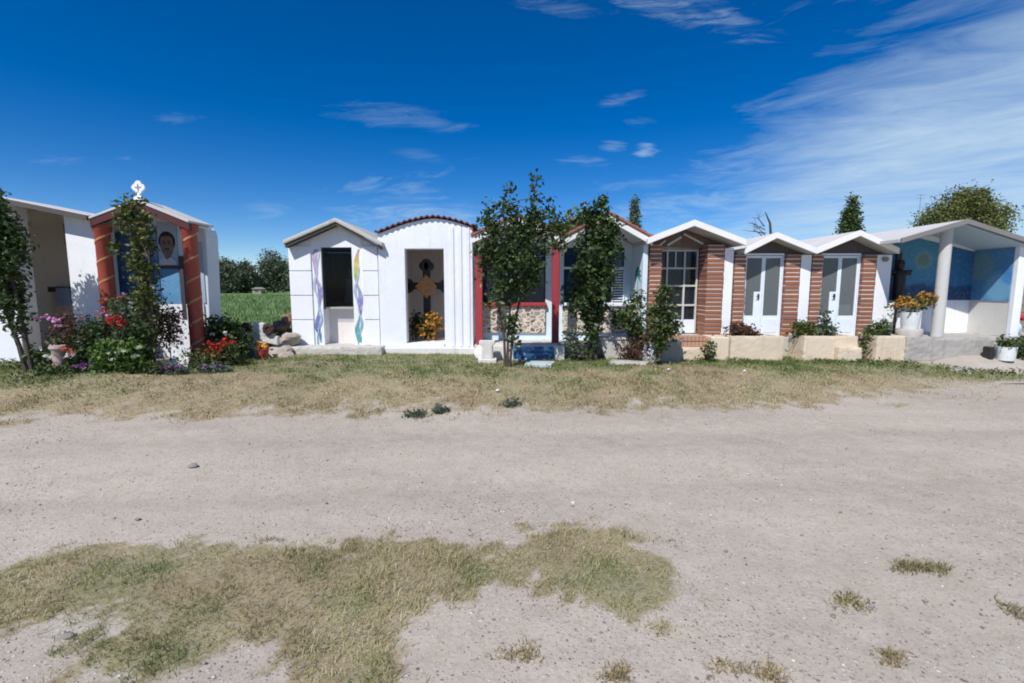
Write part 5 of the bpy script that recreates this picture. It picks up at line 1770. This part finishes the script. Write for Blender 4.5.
for k, (nm, lab, (x, y), bl, lf, nc, sz, fl) in enumerate(BED):
    plant(nm, lab, 'bush', G(x, y), bl, lf, int(nc * 0.85), 9, sz * .9, 40 + k, .06, 16, .011, BARK, flowers=fl)
for k, (x, y, lab) in enumerate([(-6.48, 7.32, 'low patch of purple flowers at the left front of the flower bed'), (-5.25, 7.35, 'low patch of purple flowers in front of the pale plaque'), (-4.75, 7.55, 'small faded purple flower patch at the right end of the flower bed')]):
    plant('purple_flowers', lab, 'flowers', G(x, y), [(0, 0, .06, .28, .14, .06)], LEAF_GREY, 90, 7, .045, 70 + k, .04, 4, .006, flowers=[(P_PURPLE, 20 if k < 2 else 8, .06, [(0, -.03, .11, .24, .10, .03)])])
for k, (x, y, lab) in enumerate([(-5.6, 7.3, 'flat mat of dark green leaves at the front of the flower bed'), (-6.9, 7.2, 'low green tuft at the front left of the flower bed')]):
    plant('ground_herb', lab, 'plant', G(x, y), [(0, 0, .06, .36, .12, .07)], LEAF_MID, 90, 8, .05, 80 + k, .04, 3, .006)

# plants of the planters
PL = [('red_leaf_bush', 'low dark bush with reddish leaves in the planter box below the left glass doors', (4.32, 9.18, .62), [(0, 0, .15, .26, .15, .13), (.28, 0, .10, .16, .12, .1)], LEAF_BROWN, 80, .07),
      ('green_shrub', 'bushy yellow-green shrub at the left of the middle planter box', (5.58, 9.16, .62), [(0, 0, .17, .22, .15, .16)], LEAF_YEL, 80, .065),
      ('grassy_shrub', 'loose green shrub with thin upright shoots in the middle planter box', (6.02, 9.2, .62), [(0, 0, .14, .22, .14, .13), (-.02, 0, .36, .06, .06, .22)], LEAF_GREY, 70, .075),
      ('small_shrub', 'small loose green shrub in the planter box next to the pavilion', (7.02, 9.2, .62), [(0, 0, .14, .24, .14, .13), (.1, 0, .22, .12, .1, .12)], LEAF_MID, 70, .07),
      ('drooping_shrub', 'dry orange-brown shrub hanging at the right corner of the middle planter box', (6.62, 9.02, .35), [(0, 0, .2, .1, .1, .2)], LEAF_YEL, 30, .06),
      ('creeping_plant', 'small green plant in the grey round planter', (2.62, 9.0, .54), [(0, 0, .10, .22, .14, .09)], LEAF_MID, 50, .06),
      ('dry_yellow_weed', 'dry yellow weed standing before the tan block beside the brick step', (3.62, 8.75, .2), [(0, 0, .22, .10, .1, .22)], LEAF_YEL, 40, .06),
      ('bucket_plant', 'small leafy plant growing in the white plastic bucket', (9.06, 8.72, .48), [(0, 0, .10, .13, .12, .08)], LEAF_MID, 30, .06),
      ('corner_bush', 'green bush at the right edge beyond the white plastic bucket', (9.52, 8.85, .28), [(0, 0, .2, .28, .2, .22)], LEAF_MID, 80, .07)]
for k, (nm, lab, ba, bl, lf, nc, sz) in enumerate(PL):
    plant(nm, lab, 'plant', ba, bl, lf, nc, 9, sz, 100 + k, .045, 14, .007)
plant('marigolds', 'mass of orange marigolds in the white bucket of the blue pavilion', 'flowers', (7.66, 9.22, 1.08), [(-.08, 0, .18, .30, .2, .14), (.2, 0, .22, .2, .18, .14)], LEAF_YEL, 60, 7, .07, 130, .05, 16, .008,
      flowers=[(P_MARI, 60, .085, [(-.10, -.05, .22, .34, .18, .15), (.22, -.05, .28, .18, .16, .16)])])
plant('marigolds', 'pile of orange marigolds at the foot of the dark wooden cross in the doorway', 'flowers', (-1.82, 10.45, .44), [(0, 0, .3, .3, .18, .26)], LEAF_YEL, 60, 7, .07, 131, .05, 16, .008,
      flowers=[(P_MARI, 75, .09, [(.02, -.1, .30, .30, .16, .30), (.15, -.1, .45, .16, .12, .2)])])
plant('dark_bouquet', 'dark withered bouquet in the left corner behind the marigolds of the doorway', 'flowers', (-2.12, 10.5, .44), [(0, 0, .35, .13, .12, .3)], LEAF_DARK, 50, 8, .08, 132, .05, 12, .008)

# low broad-leaved weeds in the green parts of the verge
rg = np.random.default_rng(91)
n = 60000
x, y = rg.uniform(-9.5, 9.6, n), rg.uniform(6.3, 9.1, n)
wm = (2.2 * np.exp(-((y - (8.70 - 0.06 * (x - 4))) / 0.22) ** 2) * sstep(2.8, 4.2, x) + 1.0 * (1 - sstep(-7.0, -6.0, x)) * sstep(6.5, 7.1, y) + 0.7 * np.exp(-((x + 0.9) / 1.2) ** 2 - ((y - 7.7) / 0.4) ** 2) + 0.3 * np.exp(-((x + 3.6) / 1.6) ** 2 - ((y - 8.3) / 0.4) ** 2)) * sstep(0.42, 0.66, fbm(x, y, 2.6, 33, 3))
k = rg.random(n) < np.clip(wm, 0, 1) * 0.62
x, y = x[k], y[k]
hgt = 0.02 + 0.11 * rg.random(len(x)) * fbm(x, y, 3.5, 35, 2)
V, F = leaf_cards(np.stack([x, y, gz(x, y) + hgt], 1), 0.045, rg, .5, .45)
o = fast_mesh('verge_weeds', V, F, LEAF_MID, rnd=np.repeat(rg.random(len(x)), 2))
o['kind'] = 'stuff'
o['label'] = 'low green weeds growing in the verge before the planters'
o['category'] = 'weeds'

# weeds and tufts on the road
def tuft(name, label, u, v, wx, wy, n_, hl, green, seed, group=None, dark=False):
    rg_ = np.random.default_rng(seed)
    x0_, y0_ = on_ground(u, v, .0)
    z0_ = gz1(x0_, y0_)
    x0_, y0_ = on_ground(u, v, z0_)
    a, r = rg_.uniform(0, 6.28, n_), rg_.random(n_) ** .6
    cl = rg_.integers(0, 9, n_)
    ox, oy = rg_.normal(0, .35, 9), rg_.normal(0, .35, 9)
    x = x0_ + wx * 1.15 * (ox[cl] * 1.3 + .55 * np.cos(a) * r)
    y = y0_ + wy * 1.15 * (oy[cl] * 1.3 + .55 * np.sin(a) * r)
    keep = rg_.random(n_) < .68
    x, y = x[keep], y[keep]
    n_ = len(x)
    V, F, rr, gr = blades(x, y, gz(x, y), (.4 + 1.1 * rg_.random(n_) ** 2) * hl * 1.15, rg_.uniform(.0018, .004, n_) * (1 + .12 * y0_), rg_.uniform(.6, 1.5, n_), np.full(n_, green), rg_)
    o = fast_mesh(name, V, F, BLADE, base=(x0_, y0_, z0_), rnd=rr * .62, attrs={'green': ('FACE', gr)})
    tag(o, label, 'grass tuft' if not dark else 'weed', group)
G_T = 'dry tufts on the bare gravel'
for k, a in enumerate([(912, 568, .13, .07, 900, .045, .35, 'elongated olive tuft of dry grass, the longest on the bare gravel'), (853, 603, .09, .07, 420, .04, .4, 'small olive grass tuft just nearer than the elongated one'),
                       (893, 659, .06, .05, 330, .035, .15, 'brown dry grass tuft at the lower right, below the small olive one'), (524, 654, .09, .05, 420, .035, .1, 'pale straw tuft on the gravel beyond the tip of the foreground grass'),
                       (618, 675, .07, .05, 380, .04, .1, 'straw tuft at the bottom edge below the middle of the road'), (727, 668, .06, .04, 260, .03, .08, 'thin brown tuft at the bottom edge, left of a similar one'), (772, 676, .07, .05, 320, .035, .08, 'brown tuft at the bottom edge, right of a similar thin one'),
                       (1019, 611, .06, .06, 260, .04, .3, 'olive tuft cut by the right edge of the view'), (277, 541, .11, .03, 220, .02, .02, 'flat brown dead tuft at the far edge of the foreground grass'), (660, 541, .1, .04, 60, .02, .1, 'sparse withered tuft at the far corner of the foreground grass')]):
    tuft('grass_tuft', a[7], a[0], a[1], a[2], a[3], a[4], a[5], a[6], 500 + k, G_T)
for k, (u, v, wx, lab) in enumerate([(417, 410, .16, 'dark grey-green weed at the road edge, left of a smaller one'), (440, 407, .09, 'smaller dark weed at the road edge, right of a larger one'), (511, 402, .12, 'dark weed on the bank edge in front of the bushy tree')]):
    x, y = on_ground(u, v, .08)
    plant('road_weed', lab, 'weed', G(x, y), [(0, 0, .03, wx, .1, .035)], LEAF_GREY, 40, 8, .038, 600 + k, .03, 4, .004, group='dark weeds at the road edge')

# ------------------------------------------------------------------ things beyond the chapels
def far_tree(name, label, x, y, h, blobs, leaf, nc, nl, size, sig, seed, trunk=.12, group=None):
    return plant(name, label, 'tree', (x, y, 0), blobs, leaf, nc, nl, size, seed, sig, 14, trunk, BARK, group=group, asp=.7)
def spire(x, y, h, r, nm, lab, seed, nc, size):
    bl = [(0, 0, h * (.12 + .8 * i / 9), r * (1 - .75 * (i / 9) ** 1.6), r * (1 - .75 * (i / 9) ** 1.6), h * .09) for i in range(10)]
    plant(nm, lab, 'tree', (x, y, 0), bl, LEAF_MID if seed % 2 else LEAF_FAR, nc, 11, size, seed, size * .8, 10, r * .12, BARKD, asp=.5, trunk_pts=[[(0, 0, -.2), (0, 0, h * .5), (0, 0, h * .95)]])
x, z = at(853, 196, 26)
spire(x, 26, z, .98, 'conifer', 'broad dark green conifer rising behind the roof of the end chapel', 701, 2300, .15)
x, z = at(635, 195, 26)
spire(x, 26, z, .55, 'cypress', 'narrow dark cypress rising behind the clay-tiled roof', 702, 1300, .13)
x, z = at(964, 188, 24)
far_tree('broad_tree', 'broad yellowish green tree rising behind the pavilion roof', x, 24, z, [(0, 0, z - 1.0, 1.2, 1.2, .95), (-1.1, 0, z - 1.6, .95, 1.0, .75), (1.3, 0, z - 1.5, 1.0, 1.0, .8), (0, 0, z - 2.4, 2.1, 1.5, 1.0), (.4, 0, z - .6, .7, .7, .5)], LEAF_PALE, 1700, 16, .10, .16, 703, .2)
x, z = at(572, 210, 15)
far_tree('light_green_tree', 'bright yellow-green bushy tree peeping over the roof beside the bushy tree', x, 15, z, [(0, 0, z - .6, .75, .6, .6), (-.6, 0, z - 1.1, .7, .6, .6), (.5, 0, z - 1.1, .6, .5, .5)], LEAF_PALE, 300, 12, .12, .11, 704, .1)
# bare tree
x, z = at(768, 212, 18)
T = thing('bare_tree', 'leafless tree with thin crooked branches behind the left double-door chapel', 'tree', (x + .3, 18, 0))
mb = MB()
mb.tube([(x + .5, 18, -.1), (x + .4, 18, 1.6), (x + .1, 18, z - .4), (x - .1, 18, z)], [.10, .08, .04, .015], 7)
rg_ = random.Random(8)
for k in range(16):
    s0 = Vector((x + .35 - .03 * k, 18, 2.0 + .12 * k))
    e = s0 + Vector((rg_.choice((-1, -1, 1)) * rg_.uniform(.4, 1.0), rg_.uniform(-.3, .3), rg_.uniform(.1, .5)))
    e.z = min(e.z, z)
    m_ = (s0 + e) / 2 + Vector((0, 0, rg_.uniform(-.05, .12)))
    mb.tube([s0, m_, e], [.02, .013, .005], 5)
    for q in range(3):
        mb.tube([m_, m_ + Vector((rg_.uniform(-.3, .3), 0, rg_.uniform(.05, .3)))], [.009, .004], 4)
mb.build('trunk', BARKD, T)
# antenna mast
x, z = at(921, 194, 22)
T = thing('antenna_mast', 'thin antenna mast standing left of the broad yellowish tree', 'antenna', (x, 22, 0))
MB().tube([(x, 22, -.1), (x, 22, z)], .013, 6).build('mast', GREYSTONE, T)
mb = MB()
for k, hw in enumerate((.2, .16)):
    mb.tube([(x - hw, 22, z - .05 - .14 * k), (x + hw, 22, z - .05 - .14 * k)], .007, 5)
mb.build('antenna_rods', GREYSTONE, T)
# far tree line across the field
G_F = 'trees beyond the green field'
FT = [(224, 258, 29, 'far tree beyond the field, close to the blue shrine wall'), (244, 261, 24, 'low far tree beyond the field, second from the blue shrine wall'), (272, 250, 30, 'tallest and widest far tree beyond the field, beside the block chapel'),
      (300, 252, 26, 'far tree beyond the field, mostly behind the block chapel'), (205, 262, 26, 'far tree beyond the field, mostly behind the blue shrine')]
for k, (u, v, wpx, lab) in enumerate(FT):
    Yt = 118 + 4 * (k % 3)
    x, z = at(u, v, Yt)
    hw = wpx / 2 / FPX * Yt
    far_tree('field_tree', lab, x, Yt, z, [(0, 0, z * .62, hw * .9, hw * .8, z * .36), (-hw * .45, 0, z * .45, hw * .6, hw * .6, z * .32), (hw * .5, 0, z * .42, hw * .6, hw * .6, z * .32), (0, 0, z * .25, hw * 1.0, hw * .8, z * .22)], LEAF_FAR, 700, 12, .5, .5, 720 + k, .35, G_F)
rg = np.random.default_rng(77)
n = 5200
xx = rg.uniform(-230, 230, n)
yy = 165 + rg.normal(0, 3, n)
hh = 2.0 + 2.5 * fbm(xx, yy, .06, 4, 3)
L = np.stack([xx, yy, hh * rg.random(n) ** .7], 1)
V, F = leaf_cards(L, 2.2, rg, .2, .8)
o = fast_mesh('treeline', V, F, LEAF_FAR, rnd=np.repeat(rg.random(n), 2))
o['kind'] = 'stuff'
o['label'] = 'distant hedge of trees along the end of the field'
o['category'] = 'treeline'
x, z = at(256, 282, 112)
T = thing('farm_house', 'tiny pale farm house at the far end of the green field', 'house', (x, 112, 0))
MB().box(x - 1.0, x + 1.0, 112, 114, 0, 1.1).build('wall', m_stucco('dull_wall', (.30, .26, .23)), T)
MB().prism([(x - 1.2, 1.1), (x + 1.2, 1.1), (x, 1.5)], 111.7, 114.3).build('roof', m_stucco('pale_roof', (.34, .27, .24)), T)
MB().box(x - .4, x + .4, 111.95, 111.998, .4, .9).build('window', DGREY, T)
